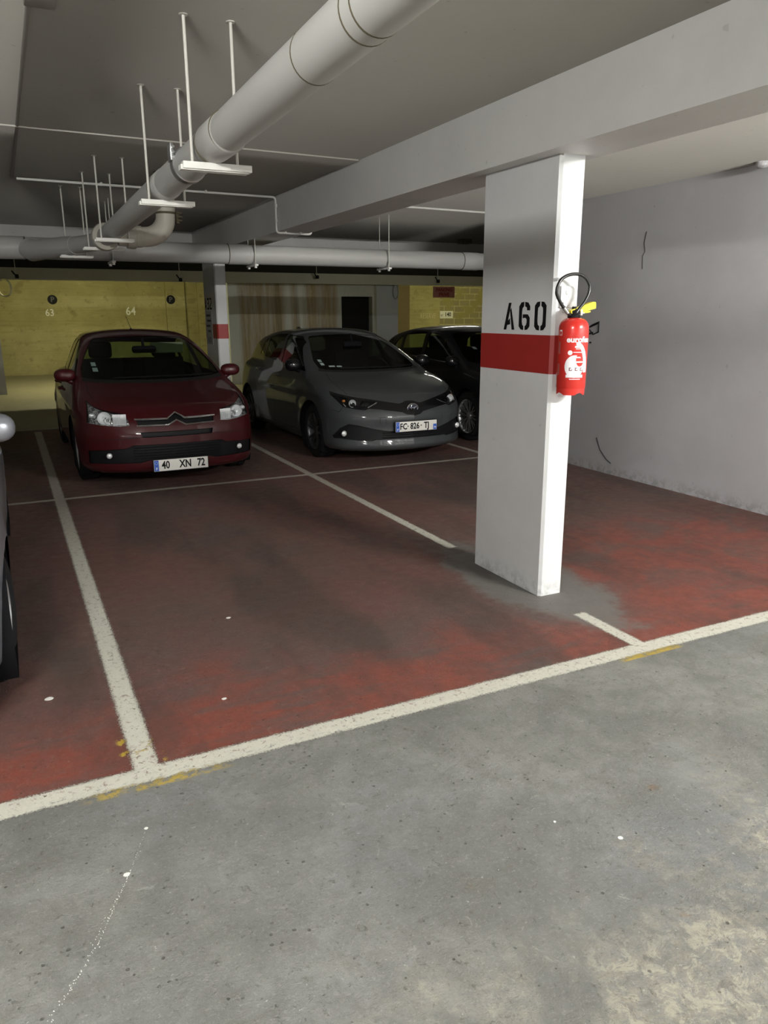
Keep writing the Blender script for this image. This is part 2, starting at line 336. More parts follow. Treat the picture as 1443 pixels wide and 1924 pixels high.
# small number plate and hanging sign to the right
t=thing('number_sign','small white number plate 140 on the blockwork wall','sign',(14.15,23.79,1.60))
obj('sign_plate',MB().box(13.89,14.42,23.77,23.8,1.475,1.725,bev=.004),plain('white_sign_enamel',(.82,.82,.72),.4,var=.04),t)
obj('lettering',text_mb(MB(),'140',.20,on_back(14.21,1.60,23.77),thick=.003,bold=.004,xscale=.85),M['black'],t)
obj('lettering',text_mb(MB(),'N°',.10,on_back(13.97,1.57,23.77),thick=.003,xscale=.9),M['black'],t)
t=thing('hanging_sign','dark red PARKING PRIVE sign hanging below the far lintel','sign',(10.58,17.93,2.16))
obj('sign_board',MB().box(10.26,10.91,17.92,17.945,2.05,2.33,bev=.003),plain('faded_red_board',(.36,.15,.125),.6),t)
ml=plain('dark_red_letters',(.20,.015,.015),.5)
obj('lettering',text_mb(MB(),'PARKING',.12,lambda a,b,d:(10.585+a,17.92-d,2.245+b),thick=.003,bold=.004),ml,t); obj('lettering',text_mb(MB(),'PRIVE',.13,lambda a,b,d:(10.585+a,17.92-d,2.125+b),thick=.003,bold=.004),ml,t)
# hoses hanging on the two far posts
for (x,z0,z1,r,l,c) in ((.155,2.03,2.36,.012,'cream hose loop hanging from the far lintel at the left end',(.62,.60,.42)),(9.28,2.02,2.37,.010,'grey cable loops hanging at the right end of the stained wall',(.30,.31,.27))):
    hb=MB(); 
    for k in range(2):
        hb.tube([(x+(.115+.015*k)*math.sin(a)*(1 if r>.011 else .62),18.185-.024*k if x>5 else 17.985-.028*k,(z0+z1)/2+.17*math.cos(a)*(1+.05*k)) for a in [i*2*math.pi/28 for i in range(28)]],r,8,closed=True)
    o=obj('hose_loop' if x<5 else 'cable_loop',hb,plain('hose_rubber_%d'%x,c,.5),org=(x,18.0,z0)); tag(o,l,'hose' if x<5 else 'cable')
# black clamps hanging under the lower ceiling, in front of the lintel
L4=['at the left end of the far lintel','above the left edge of the dark red car','over the grey hatchback','beside the hanging red sign']
for i,(x,z) in enumerate(((.39,2.43),(3.71,2.41),(6.99,2.52),(10.37,2.47))):
    t=thing('pipe_clamp','small black clamp on a rod '+L4[i],'clamp',(x,17.9,2.8),'clamps in front of the far lintel')
    obj('rod',MB().tube([(x,17.9,2.8),(x,17.9,z)],.008,8),M['rod'],t)
    obj('clamp_body',MB().box(x-.02,x+.05,17.86,17.93,z-.05,z+.03,bev=.01).tube([(x-.07,17.9,z+.10),(x-.03,17.9,z+.04),(x+.05,17.9,z-.03)],.014,8),M['black'],t)

# ------------------------------------------------------------------ pillars
def pillar(x0,x1,y0,y1,zt,label,z0b,z1b):
    t=thing('pillar',label,'pillar',((x0+x1)/2,(y0+y1)/2,0))
    b=MB(); c=.016
    poly=[(x0+c,y0),(x1-.008,y0),(x1,y0+.008),(x1,y1-.008),(x1-.008,y1),(x0+.008,y1),(x0,y1-.008),(x0,y0+c)]
    b.prism(poly,lambda a,q,d:(a,q,d),zt)
    obj('shaft',b,M['white'],t,smooth=20)
    e=.0015
    poly2=[(x0+c-e*.4,y0-e),(x1-.008,y0-e),(x1+e,y0+.008),(x1+e,y1-.008),(x1-.008,y1+e),(x0+.008,y1+e),(x0-e,y1-.008),(x0-e,y0+c-e*.4)]
    obj('painted_band',MB().prism(poly2,lambda a,q,d:(a,q,z0b+d),z1b-z0b),M['red'],t,smooth=20)['label']='dark red band painted round the pillar'
    return t
p1=pillar(2.725,2.890,3.435,4.150,2.464,'near white rectangular pillar with red band, stencilled A60 and the extinguisher',1.325,1.537)
p2=pillar(2.80,2.962,11.15,11.85,2.464,'far white pillar with red band and stencilled A32 behind the dark red car',1.31,1.515)
def st(poly_list,y_start,z0,h,w,x):
    b=MB()
    for poly in poly_list: b.prism([(a*w,c*h) for a,c in poly],lambda a,c,d:(x-.0016-d,y_start-a,z0+c),.0008)
    return b
def glyph(chars,y_start,z0,h,w,gap,x):
    G={'A':[[(0,0),(.24,0),(.66,.98),(.42,.98)],[(.55,.70),(.66,.80),(1.0,.0),(.76,0)],[(.32,.30),(.56,.42),(.60,.20),(.26,.16)]],
       '6':[[(.02,.14),(.02,.84),(.20,.98),(.44,1.0),(.44,.84),(.32,.78),(.28,.66),(.28,.30),(.34,.18),(.44,.14),(.44,0),(.2,.02)],[(.54,1.0),(.82,.97),(.98,.84),(.98,.70),(.72,.70),(.70,.80),(.54,.84)],[(.36,.56),(.80,.56),(.98,.44),(.98,.14),(.80,.02),(.56,0),(.56,.14),(.68,.18),(.72,.26),(.72,.38),(.60,.44),(.36,.42)]],
       '0':[[(.02,.14),(.02,.86),(.2,.98),(.44,1.0),(.44,.85),(.30,.78),(.28,.66),(.28,.32),(.32,.2),(.44,.15),(.44,0),(.2,.02)],[(.56,1.0),(.8,.98),(.98,.86),(.98,.14),(.8,.02),(.56,0),(.56,.15),(.68,.2),(.72,.32),(.72,.66),(.70,.78),(.56,.85)]],
       '3':[[(.05,.98),(.9,.98),(.98,.86),(.98,.60),(.82,.52),(.98,.44),(.98,.12),(.85,0),(.05,0),(.05,.16),(.70,.16),(.72,.40),(.62,.46),(.3,.46),(.3,.58),(.62,.58),(.72,.64),(.72,.82),(.05,.82)]],
       '2':[[(.05,.98),(.85,.98),(.98,.86),(.98,.56),(.30,.20),(.30,.16),(.98,.16),(.98,0),(.04,0),(.04,.26),(.72,.62),(.72,.82),(.05,.82)]]}
    b=MB(); y=y_start
    for ch in chars:
        q=st(G[ch],y,z0,h,w,x); b.add(q.v,q.f); y-=w+gap
    return b
obj('stencil_lettering',glyph('A60',3.898,1.562,.158,.108,.040,2.725),M['black'],p1)['label']='black stencilled A60'
obj('stencil_lettering',glyph('A32',11.83,1.72,.17,.12,.035,2.80),M['black'],p2)['label']='black stencilled A32'
tb=MB().box(2.792,2.7985,11.42,11.80,1.22,1.70); 
t=thing('notice','pale grey notice sheet on the side of the far pillar below A32','notice',(2.795,11.6,1.22))
obj('sheet',tb,plain('notice_paper',(.42,.42,.40),.7),t)
ink=plain('notice_ink',(.06,.06,.07),.7)
for z,q0,q1 in ((1.62,11.50,11.74),(1.545,11.47,11.70),(1.47,11.52,11.75),(1.395,11.50,11.68)): obj('printed_line',MB().box(2.7905,2.792,q0,q1,z,z+.03),ink,t)
obj('printed_line',text_mb(MB(),'A32',.11,lambda a,b,d:(2.7905-d,11.60-a,1.28+b),thick=.001),ink,t)
t=thing('wall_switch_box','white painted-over box on the near pillar behind the black hose','box',(2.82,3.43,1.69))
obj('box_body',MB().box(2.757,2.868,3.419,3.436,1.685,1.80,bev=.004).lathe([(0,0),(.012,0),(.012,-.004),(.009,-.006),(0,-.006)],(2.80,3.419,1.765),'Y',20),M['white'],t)
obj('box_cover',MB().box(2.772,2.80,3.412,3.42,1.66,1.715,bev=.003),M['white'],t)

# ------------------------------------------------------------------ ceiling services
def zc(y): return 2.338-.0135*(y-3.37)
RP=.074
t=thing('drain_pipe','large grey drain pipe running away under the ceiling on crossbars','pipe',(.872,3,2.33))
path=[(.872,y,zc(y)) for y in (-2.0,1.0,3.4,5.0,6.4,7.0,7.2)]+[(.866,7.35,zc(7.35)),(.84,7.5,zc(7.5)),(.79,7.66,zc(7.66)),(.72,7.82,zc(7.82)),(.64,8.0,zc(8)),(.50,8.3,zc(8.3)),(.36,8.6,zc(8.6)),(.30,8.74,2.304)]
obj('pipe_tube',MB().tube(path,RP,32),M['pvc'],t)
def bell(y0,y1,r=.0785,m='pvc'):
    return MB().lathe([(RP-.002,y0-.012),(r,y0),(r,y1-.004),(r-.002,y1),(RP-.002,y1)],(.872,0,zc((y0+y1)/2)),'Y',36)
for (a,b_) in ((3.12,3.36),(4.33,4.52)): obj('pipe_socket',bell(a,b_),M['pvc'],t)
for y in (1.80,1.86,2.20,3.365,3.12,4.525):
    jb=MB().lathe([(RP+.0002,y-.004),(RP+.0052 if y>2.5 else RP+.0012,y-.002),(RP+.0052 if y>2.5 else RP+.0012,y+.002),(RP+.0002,y+.004)],(.872,0,zc(y)),'Y',36)
    obj('pipe_joint',jb,M['joint'],t)
cb=MB().lathe([(RP,3.80),(RP+.006,3.805),(RP+.006,3.865),(RP,3.87)],(.872,0,zc(3.83)),'Y',36)
for dz in (-.022,0,.022): cb.tube([(.872-.075,3.79,zc(3.83)+.045+dz),(.872-.075,3.88,zc(3.83)+.045+dz)],.006,8)
cb.box(.785,.80,3.80,3.87,zc(3.83)+.01,zc(3.83)+.085,bev=.003)
obj('clamp_collar',cb,M['steel'],t)
obj('pipe_socket',MB().lathe([(RP,7.00),(.106,7.02),(.112,7.05),(.110,7.13),(.095,7.17),(RP,7.18)],(.872,0,zc(7.05)),'Y',36),M['pvcw'],t)
obj('branch_junction',MB().tube([(.70,7.87,zc(7.87)),(.64,8.0,zc(8)),(.50,8.3,zc(8.3)),(.36,8.6,zc(8.6)),(.33,8.66,2.30)],[.080,.088,.092,.098,.098],32),M['pvc'],t)
# branch elbow dropping from the ceiling
t=thing('elbow_pipe','cream elbow pipe dropping from the ceiling into the side of the drain pipe','pipe',(1.35,6.9,2.8))
ez=zc(6.9)-.006
pth=[(1.35,6.9,2.60),(1.35,6.9,ez+.20)]+[Vector((1.17,6.9,ez+.18))+Vector((math.cos(a),0,math.sin(a)))*.18 for a in [-i*math.pi/16 for i in range(1,9)]]+[(.95,6.9,ez)]
obj('elbow',MB().tube(pth,.080,28),M['pvcw'],t)
obj('elbow_collar',MB().lathe([(.080,-.07),(.098,-.065),(.100,-.02),(.098,0),(.086,.004),(.086,.05),(.080,.055)],(1.085,6.9,ez),'X',32),M['pvcw'],t)
sb=MB().lathe([(.080,0),(.0835,.002),(.0835,.016),(.080,.018)],(1.35,6.9,2.47),'Z',32).box(1.43,1.46,6.87,6.93,2.40,2.50,bev=.006)
for dz in (0,.03,.06): sb.tube([(1.425,6.83,2.42+dz),(1.47,6.83,2.42+dz)],.007,8)
obj('strap',sb,M['joint'],t)
obj('riser',MB().lathe([(.080,2.59),(.078,2.62),(.035,2.66),(.032,2.79),(.055,2.795),(.055,2.80)],(1.335,6.9,0),'Z',24),M['joint'],t)
# hangers of the drain pipe
H=[(3.37,.74,1.028,.783,.972,'the nearest one',.028),(4.42,.74,1.022,.785,.972,'second from the front',.026),(6.42,.72,1.00,.763,.962,'beside the elbow collar',.024),(7.17,.705,1.03,.745,.96,'just beyond the elbow pipe',.022),(7.99,.575,.86,.632,.80,'the farthest one',.022)]
for (y,x0,x1,r0,r1,l,h) in H:
    t=thing('pipe_hanger','white crossbar on two rods under the drain pipe, '+l,'hanger',((x0+x1)/2,y,2.8),'hangers under the large drain pipe')
    zb=zc(y)-RP if y<7.5 else zc(y)-RP-.004
    obj('crossbar',MB().box(x0,x1,y-.025,y+.02,zb-h,zb-.001,bev=.002).box(x0-.008,x1-.012,y-.012,y+.035,zb-h-.004,zb-h*.45),M['bar'],t)
    for r in (r0,r1):
        obj('threaded_rod',MB().tube([(r,y,ZC),(r,y,zb-h*.4)],.0065,8).lathe([(.0,ZC-.004),(.018,ZC-.004),(.018,ZC)],(r,y,0),'Z',12),M['rod'],t)
# long cross pipe
t=thing('cross_pipe','long horizontal grey pipe crossing the garage below the far ceiling','pipe',(2.5,8.75,2.304))
obj('pipe_tube',MB().tube([(-5,8.75,2.304),(2.5,8.75,2.304),(9.5,8.75,2.304)],.105,36),M['pvc'],t)
for x0,x1 in ((2.37,2.60),(5.42,5.66),(.05,.30),(-.75,-.55)):
    obj('pipe_socket',MB().lathe([(.104,x0-.01),(.1105,x0),(.1105,x1-.004),(.104,x1)],(0,8.75,2.304),'X',36),M['pvc'],t)
for x in (2.36,5.41,.045,.305):
    obj('pipe_joint',MB().lathe([(.105,x-.005),(.1115,x-.002),(.1115,x+.002),(.105,x+.005)],(0,8.75,2.304),'X',36),M['joint'],t)
for x,l in ((2.64,'above the gap between the two front cars'),(4.31,'above the grey hatchback'),(1.12,'behind the elbow pipe'),(-.03,'at the left edge of the view')):
    t=thing('pipe_hanger','thin rods and clamp holding the cross pipe '+l,'hanger',(x,8.75,2.8),'hangers of the long cross pipe')
    for y in (8.62,8.88): obj('threaded_rod',MB().tube([(x,y,ZC),(x,y,2.17)],.006,8),M['rod'],t)
    obj('clamp_ring',MB().lathe([(.105,x-.012),(.109,x-.011),(.109,x+.011),(.105,x+.012)],(0,8.75,2.304),'X',36),M['steel'],t)
    obj('crossbar',MB().box(x-.02,x+.02,8.58,8.92,2.175,2.197,bev=.002).lathe([(0,-.02),(.016,-.02),(.016,0),(0,0)],(x,8.62,2.175),'Z',6).lathe([(0,-.02),(.016,-.02),(.016,0),(0,0)],(x,8.88,2.175),'Z',6),M['bar'],t)
# conduits
def conduit(name,pts,r,label,clips,mat='rod',cat='conduit'):
    t=thing(name,label,cat,pts[0])
    P=[Vector(pts[0])]
    for a,b,c in zip(pts[:-2],pts[1:-1],pts[2:]):
        a,b,c=Vector(a),Vector(b),Vector(c); u=(a-b).normalized(); w=(c-b).normalized(); q=.035
        for k in range(6):
            s=k/5; P.append((b+u*q)*(1-s)**2+b*2*s*(1-s)+(b+w*q)*s*s)
    P.append(Vector(pts[-1]))
    obj('conduit_tube',MB().tube(P,r,10),M[mat],t)
    for c in clips:
        obj('clip',MB().box(c[0]-.009,c[0]+.009,c[1]-.02,c[1]+.02,c[2]-.012,c[2]+.02,bev=.003),M['bar'],t)
    return t
conduit('conduit',[(.262,7.62,2.783),(2.604,7.74,2.783),(2.604,7.74,2.449),(2.985,7.76,2.449),(2.985,7.76,2.783),(5.55,7.9,2.783)],.011,'thin pale conduit crossing the ceiling and dipping under the beam',[(.95,7.655,2.785),(1.9,7.70,2.785),(2.606,7.74,2.70),(2.606,7.74,2.56),(2.70,7.745,2.452),(2.86,7.75,2.452),(4.0,7.81,2.785)],'bar')
t=conduit('cable_duct',[(.232,-1.0,2.7985),(.232,3.5,2.7985),(.232,7.62,2.7985)],.010,'narrow painted duct running along the ceiling at the far left',[],'ceil')
conduit('ceiling_cable',[(-.6,5.60,2.793),(2.60,5.72,2.793)],.0055,'thin painted cable crossing the ceiling above the drain pipe',[],'rod')
t=thing('junction_box','small ceiling box at the end of the painted duct, top left','box',(.26,3.48,2.8))
obj('box_body',MB().box(.215,.325,3.36,3.50,2.782,2.802,bev=.005),M['ceil'],t)
for q in (.235,.29): obj('cable_hole',MB().box(q,q+.022,3.352,3.362,2.785,2.797),M['black'],t)
t=thing('smoke_detector','small dark box under the far ceiling left of the near pillar','detector',(6.8,10.9,2.8))
obj('detector_body',MB().box(6.72,6.92,10.85,11.0,2.73,2.80,bev=.01),M['joint'],t)
cb=MB().lathe([(.05,0),(.05,-.03),(.035,-.045),(0,-.05)],(5.95,4.82,2.8) if False else (5.52,4.47,2.8),'Z',20); tag(obj('cable_gland',cb,M['wallgrey'],org=(5.52,4.47,2.8)),'small plaster-coloured fitting where the right wall meets the ceiling','fitting')

# ------------------------------------------------------------------ fire extinguisher
cx,cy,rr=2.789,3.335,.081
t=thing('fire_extinguisher','red fire extinguisher with black hose loop and yellow lever hanging on the white pillar','fire extinguisher',(cx,cy,1.22))
Mred=NT('extinguisher_red').done((.58,.028,.020),.22,coat=.6)
prof=[(.0,1.243),(.060,1.243),(.0735,1.25),(rr,1.262),(rr,1.575),(.079,1.592),(.072,1.610),(.058,1.624),(.036,1.632),(.022,1.634),(0,1.634)]
obj('cylinder',MB().lathe(prof,(cx,cy,0),'Z',56),Mred,t)
sk=MB(); n=64; vs=[];fs=[]
for k in range(n):
    a=2*math.pi*k/n; zlow=1.222+.012*max(0,math.cos(4*a))
    for (r,z) in ((rr-.002,1.268),(rr-.004,zlow),(rr-.008,zlow),(rr-.007,1.268)): vs.append((cx+r*math.cos(a),cy+r*math.sin(a),z))
for k in range(n):
    k2=(k+1)%n
    for j in range(4): fs.append((4*k+j,4*k+(j+1)%4,4*k2+(j+1)%4,4*k2+j))
sk.add(vs,fs); obj('foot_ring',sk,Mred,t)
obj('valve',MB().lathe([(.030,1.630),(.034,1.634),(.034,1.645),(.026,1.652),(.022,1.668),(.014,1.674),(.012,1.69),(0,1.69)],(cx-.004,cy,0),'Z',24).box(cx-.03,cx+.03,cy-.014,cy+.014,1.652,1.672,bev=.004),M['black'],t)
obj('safety_pin',MB().lathe([(.0,0),(.007,0),(.007,.03),(0,.032)],(cx+.037,cy-.01,1.645),'Z',12).tube([(cx+.03,cy-.012,1.66),(cx+.055,cy-.012,1.655)],.003,8),M['bar'],t)
obj('hose_ferrule',MB().tube([(2.709,cy-.004,1.685),(2.738,cy-.004,1.656)],.0108,14),M['steel'],t)
yel=plain('yellow_lever_plastic',(.82,.66,.02),.35,var=.03)
def flat(poly,y,th): return MB().prism(poly,lambda a,c,d:(a,y+d,c),th)
HP_=[(2.7267,3.331,1.6667),(2.6885,3.3302,1.7064),(2.66,3.3294,1.7477),(2.6557,3.3286,1.7724),(2.6607,3.3278,1.7971),(2.68,3.327,1.828),(2.7162,3.3262,1.8481),(2.7617,3.3254,1.8571),(2.8058,3.3246,1.8537),(2.8433,3.3238,1.8346),(2.8666,3.323,1.8057),(2.8699,3.3222,1.7827),(2.865,3.3214,1.7574),(2.8442,3.3206,1.7215),(2.8237,3.3198,1.6982),(2.7928,3.319,1.6665)]
def smooth(P,k=5):
    P=[Vector(p) for p in P]; O=[]
    for i in range(len(P)-1):
        a,b,c,d=P[max(i-1,0)],P[i],P[i+1],P[min(i+2,len(P)-1)]
        for j in range(k):
            t=j/k; O.append(.5*((2*b)+(c-a)*t+(2*a-5*b+4*c-d)*t*t+(3*b-a-3*c+d)*t**3))
    return O+[P[-1]]
HP_=[(2.775,3.333,1.640),(2.750,3.332,1.650)]+HP_+[(2.785,3.319,1.650)]
obj('hose',MB().tube(smooth(HP_),.0088,16),plain('black_rubber_hose',(.012,.012,.012),.28),t)
obj('lever',flat([(2.7526,1.6687),(2.7592,1.6539),(2.7803,1.6496),(2.8046,1.658),(2.8764,1.6706),(2.9224,1.6801),(2.9236,1.6983),(2.9194,1.7143),(2.9009,1.7153),(2.8515,1.7003),(2.8078,1.6876),(2.7645,1.675)],cy-.013,.026),yel,t); obj('carrying_handle',flat([(2.793,1.6644),(2.8485,1.6685),(2.8879,1.6684),(2.8886,1.6599),(2.8635,1.6568),(2.7993,1.6549)],cy-.011,.022),yel,t)
a_v=math.atan2(-cy,-cx)
def wrap(s0,z0,off=0.0005):
    a0=a_v+R(s0)
    return lambda a,b,d:(cx+(rr+off+d)*math.cos(a0+a/rr),cy+(rr+off+d)*math.sin(a0+a/rr),z0+b)
wl=plain('label_white',(.80,.78,.80),.4,var=.02)
def cells(test,s0,z0,w0,w1,h0,h1,step,off=.0005):
    f=wrap(s0,z0,off); b=MB(); a=w0
    while a<w1:
        c=h0
        while c<h1:
            if test(a+step/2,c+step/2): b.add([f(a,c,0),f(a+step,c,0),f(a+step,c+step,0),f(a,c+step,0)],[(0,1,2,3)])
            c+=step
        a+=step
    return b
obj('brand_lettering',text_mb(MB(),'eurofeu',.042,wrap(-24,1.518),align='LEFT',thick=.0006,bold=.0014,xscale=1.04,res=4,slice_w=.003),wl,t)['label']='white lettering round the cylinder'
def lab(a,c):
    z=c+1.375
    disc=((a-.0147)/.053)**2+((z-1.377)/.060)**2<1
    o=((a-.021)/.074)**2+((z-1.36)/.147)**2; i_=((a-.019)/.049)**2+((z-1.36)/.128)**2
    band=o<1 and i_>1 and a>.019 and z>1.345
    cut=((a-.044)/.023)**2+((z-1.413)/.036)**2<1 and abs(z-1.425)>.0035 and abs(z-1.401)>.0035
    sm=(a+.012)**2+(z-1.450)**2<.0125**2
    bars=(abs(a-.036)<.024 and abs(z-1.481)<.005) or (abs(a-.038)<.020 and abs(z-1.4705)<.002) or (abs(a-.034)<.030 and abs(z-1.4525)<.0022)
    base=abs(a-.018)<.048 and 1.318<z<1.333; base2=abs(a-.020)<.030 and 1.307<z<1.311
    return (disc and not cut) or band or sm or bars or base or base2
def picto(a,c):
    return any(abs(a-q)<.0085 and abs(c)<.009 and not (abs(a-q-.002)<.0045 and -.004<c<.005) and not (a-q>.003 and c>.004) for q in (-.006,.026,.055))
obj('front_label',cells(lab,0,1.375,-.045,.105,-.07,.135,.0013),wl,t)['label']='white round instruction label with a curved stripe'
obj('pictograms',cells(picto,0,1.362,-.02,.07,-.012,.012,.0012,.0009),plain('pictogram_ink',(.22,.12,.13),.5),t)
sl=plain('worn_label',(.36,.10,.09),.5)
for c0,c1 in ((.043,.107),(-.07,-.01)): obj('side_label',cells(lambda a,c:abs(a)<.008 and c0<c<c1,-58,1.40,-.02,.02,-.08,.12,.002),sl,t)
obj('inspection_label',cells(lambda a,c:abs(a)<.011 and abs(c)<.014 and not (abs(a)<.007 and abs(c+.002)<.009),-54,1.555,-.012,.012,-.016,.016,.0015),wl,t)
obj('wall_bracket',MB().box(cx-.02,cx+.02,cy+.06,3.434,1.50,1.56,bev=.003),Mred,t)

# ------------------------------------------------------------------ bits on the floor
for (x,y,s,l) in ((1.62,1.56,.011,'white oval chewing-gum spot on the grey lane near the right'),(.24,2.30,.008,'tiny white spot at the top of the dotted drip trail'),(.15,2.105,.012,'pale blob in the middle of the dotted drip trail'),(.96,3.955,.016,'white paper scrap on the red floor left of centre'),(1.48,1.72,.006,'tiny white crumb left of the white gum spot'),(.70,3.05,.014,'pinkish paint flake on the red floor near the left line'),(.0,3.40,.022,'flat beige chip on the red floor by the silver car')):
    s*=.68; b=MB(); n=9; pts=[(x+s*math.cos(2*math.pi*k/n)*(1+.35*random.random()),y+s*.8*math.sin(2*math.pi*k/n)*(1+.35*random.random())) for k in range(n)]
    b.prism(pts,lambda a,c,d:(a,c,d),.0025)
    tag(obj('floor_scrap',b,M['bar'] if s<.02 else M['pvcw'],org=(x,y,0)),l,'debris','scraps on the floor')
b=MB(); random.seed(7)
def drops(p,q,n,j,s0,s1):
    for k in range(n):
        u=(k+random.random())/n; x=p[0]+(q[0]-p[0])*u+random.uniform(-j,j)*.8; y=p[1]+(q[1]-p[1])*u+random.uniform(-j,j)*.8; s=random.uniform(s0,s1)*.62
        b.prism([(x+s*math.cos(a),y+s*1.5*math.sin(a)) for a in [i*math.pi/3 for i in range(6)]],lambda a,c,d:(a,c,d),.0006)
drops((.24,2.30),(.165,2.12),16,.0015,.0009,.0018); drops((.165,2.12),(.04,1.86),46,.003,.0009,.0024); drops((.145,2.08),(.02,1.86),26,.006,.0009,.002); drops((.04,1.86),(-.10,1.66),46,.009,.001,.0026)
o=obj('paint_drip_trail',b,M['bar'],org=(.1,2,0)); tag(o,'dotted trail of white paint drips across the grey lane','paint drips'); o['kind']='stuff'

# ------------------------------------------------------------------ lamps
def lamp(x,y,z,w,power,color,label,along='X',name='strip_light',hoff=.035):
    t=thing(name,label,'light',(x,y,z+hoff),'strip lights')
    w2=w/2; hb=MB()
    if along=='X': hb.box(x-w2,x+w2,y-.06,y+.06,z+.017,z+hoff,bev=.004)
    else: hb.box(x-.06,x+.06,y-w2,y+w2,z+.017,z+hoff,bev=.004)
    obj('housing',hb,M['bar'],t)
    tm=NT('glowing_tube_'+name+str(int(power))); tm.done((.9,.9,.9),.4,emit=color,estr=power)
    tb=MB(); d=w2-.03
    tb.tube([(x-d,y,z),(x+d,y,z)] if along=='X' else [(x,y-d,z),(x,y+d,z)],.013,12)
    obj('tube',tb,tm.m,t)
    return t

# ------------------------------------------------------------------ car bodies
def pchip(xs, ys):
    xs=np.array(xs,float); ys=np.array(ys,float); h=np.diff(xs); d=np.diff(ys)/h
    m=np.zeros(len(xs)); m[0]=d[0]; m[-1]=d[-1]
    for i in range(1,len(xs)-1):
        if d[i-1]*d[i]>0:
            w1=2*h[i]+h[i-1]; w2=h[i]+2*h[i-1]
            m[i]=(w1+w2)/(w1/d[i-1]+w2/d[i])
    def f(x):
        x=np.clip(x,xs[0],xs[-1]); i=np.clip(np.searchsorted(xs,x)-1,0,len(xs)-2)
        t=(x-xs[i])/h[i]
        return (2*t**3-3*t**2+1)*ys[i]+(t**3-2*t**2+t)*h[i]*m[i]+(-2*t**3+3*t**2)*ys[i+1]+(t**3-t**2)*h[i]*m[i+1]
    return f
def smax(a,b,k):
    h=np.clip(.5+.5*(a-b)/k,0,1); return b*(1-h)+a*h+k*h*(1-h)
def smin(a,b,k): return -smax(-a,-b,k)
class CarShape:
    def __init__(s, W, L, front, hood, side, wind, roof, rear, belt, tumble, gw, plan, rb, axles, wr):
        s.W=W; s.L=L
        s.front=pchip(*zip(*front))      # z -> y of the nose at the middle
        s.hood=pchip(*zip(*hood))        # y -> z of the lower body's top at the middle
        s.side=pchip(*zip(*side))        # z -> half width
        s.roof=pchip(*zip(*roof))        # y -> z
        s.rear=pchip(*zip(*rear))        # z -> y
        s.wind=wind                      # ((y0,z0),(y1,z1)) windscreen line
        s.belt=belt; s.tumble=tumble; s.gw=pchip(*zip(*gw))   # y -> half width of the glasshouse at the belt
        s.plan=pchip(*zip(*plan))        # half width fraction -> how far the corner falls back
        s.tapf=.06; s.rb=rb; s.axles=axles; s.wr=wr
    def F(s,x,y,z):
        ax=np.abs(x); hwm=s.W/2
        hw=s.side(z)
        for a in s.axles:                # swelling round the wheel arches
            r=np.hypot(y-a,z-s.wr); hw=hw+.012*np.exp(-((r-s.wr-.05)/.07)**2)
        tap=s.tapf*np.clip((1.1-y)/1.1,0,1)**2+.05*np.clip((y-s.L+1.2)/1.2,0,1)**2
        a1=ax-hw+tap
        u=ax/hwm
        a2=(s.front(z)+s.plan(u)-y)*.8
        a3=(y-s.rear(z)+.8*s.plan(u))*.8
        a4=(z-s.hood(y)+.05*u**2.2+.02*np.clip(u-.0,0,1)**6)*.95
        a5=s.rb-z
        Lw=smax(smax(a1,a2,.10),a3,.10); Lw=smax(Lw,a4,.07); Lw=smax(Lw,a5,.05)
        (y0,z0),(y1,z1)=s.wind; l=np.hypot(y1-y0,z1-z0); ny,nz=-(z1-z0)/l,(y1-y0)/l
        yy=y-.16*(ax/.7)**2
        w=(yy-y0)*ny+(z-z0)*nz
        g1=(ax-(s.gw(y)-s.tumble*(z-s.belt)-.10*np.clip(z-s.belt,0,1)**2))*.93
        g2=z-s.roof(y)+.055*(ax/.6)**2.2
        G=smax(w,g1,.06); G=smax(G,g2,.09); G=smax(G,a3,.08)
        G=smax(G,s.belt-.25-z,.05)
        return smin(Lw,G,.035)
C4=CarShape(1.77,4.27,
 front=[(.10,.16),(.17,.06),(.25,.015),(.40,.0),(.52,.0),(.60,.015),(.68,.05),(.76,.12),(.90,.30)],
 hood=[(0,.66),(.06,.715),(.2,.79),(.4,.855),(.7,.93),(1.0,.985),(1.4,1.0),(2.5,1.0),(4.27,1.02)],
 side=[(.10,.80),(.2,.855),(.35,.878),(.55,.885),(.75,.872),(.95,.83),(1.1,.80)],
 wind=((.90,.985),(1.98,1.43)),
 roof=[(.9,1.33),(1.9,1.435),(2.4,1.487),(2.9,1.483),(3.5,1.39),(3.9,1.22),(4.27,.95)],
 rear=[(.1,4.15),(.3,4.27),(.7,4.27),(1.0,4.18),(1.2,3.95),(1.5,3.5)],
 belt=.97,tumble=.40,gw=[(.9,.80),(1.6,.815),(2.6,.80),(3.6,.72),(4.2,.62)],
 plan=[(0,0),(.3,.018),(.55,.07),(.75,.165),(.9,.31),(1.0,.46),(1.15,.75)],
 rb=.17,axles=(.93,3.54),wr=.31)
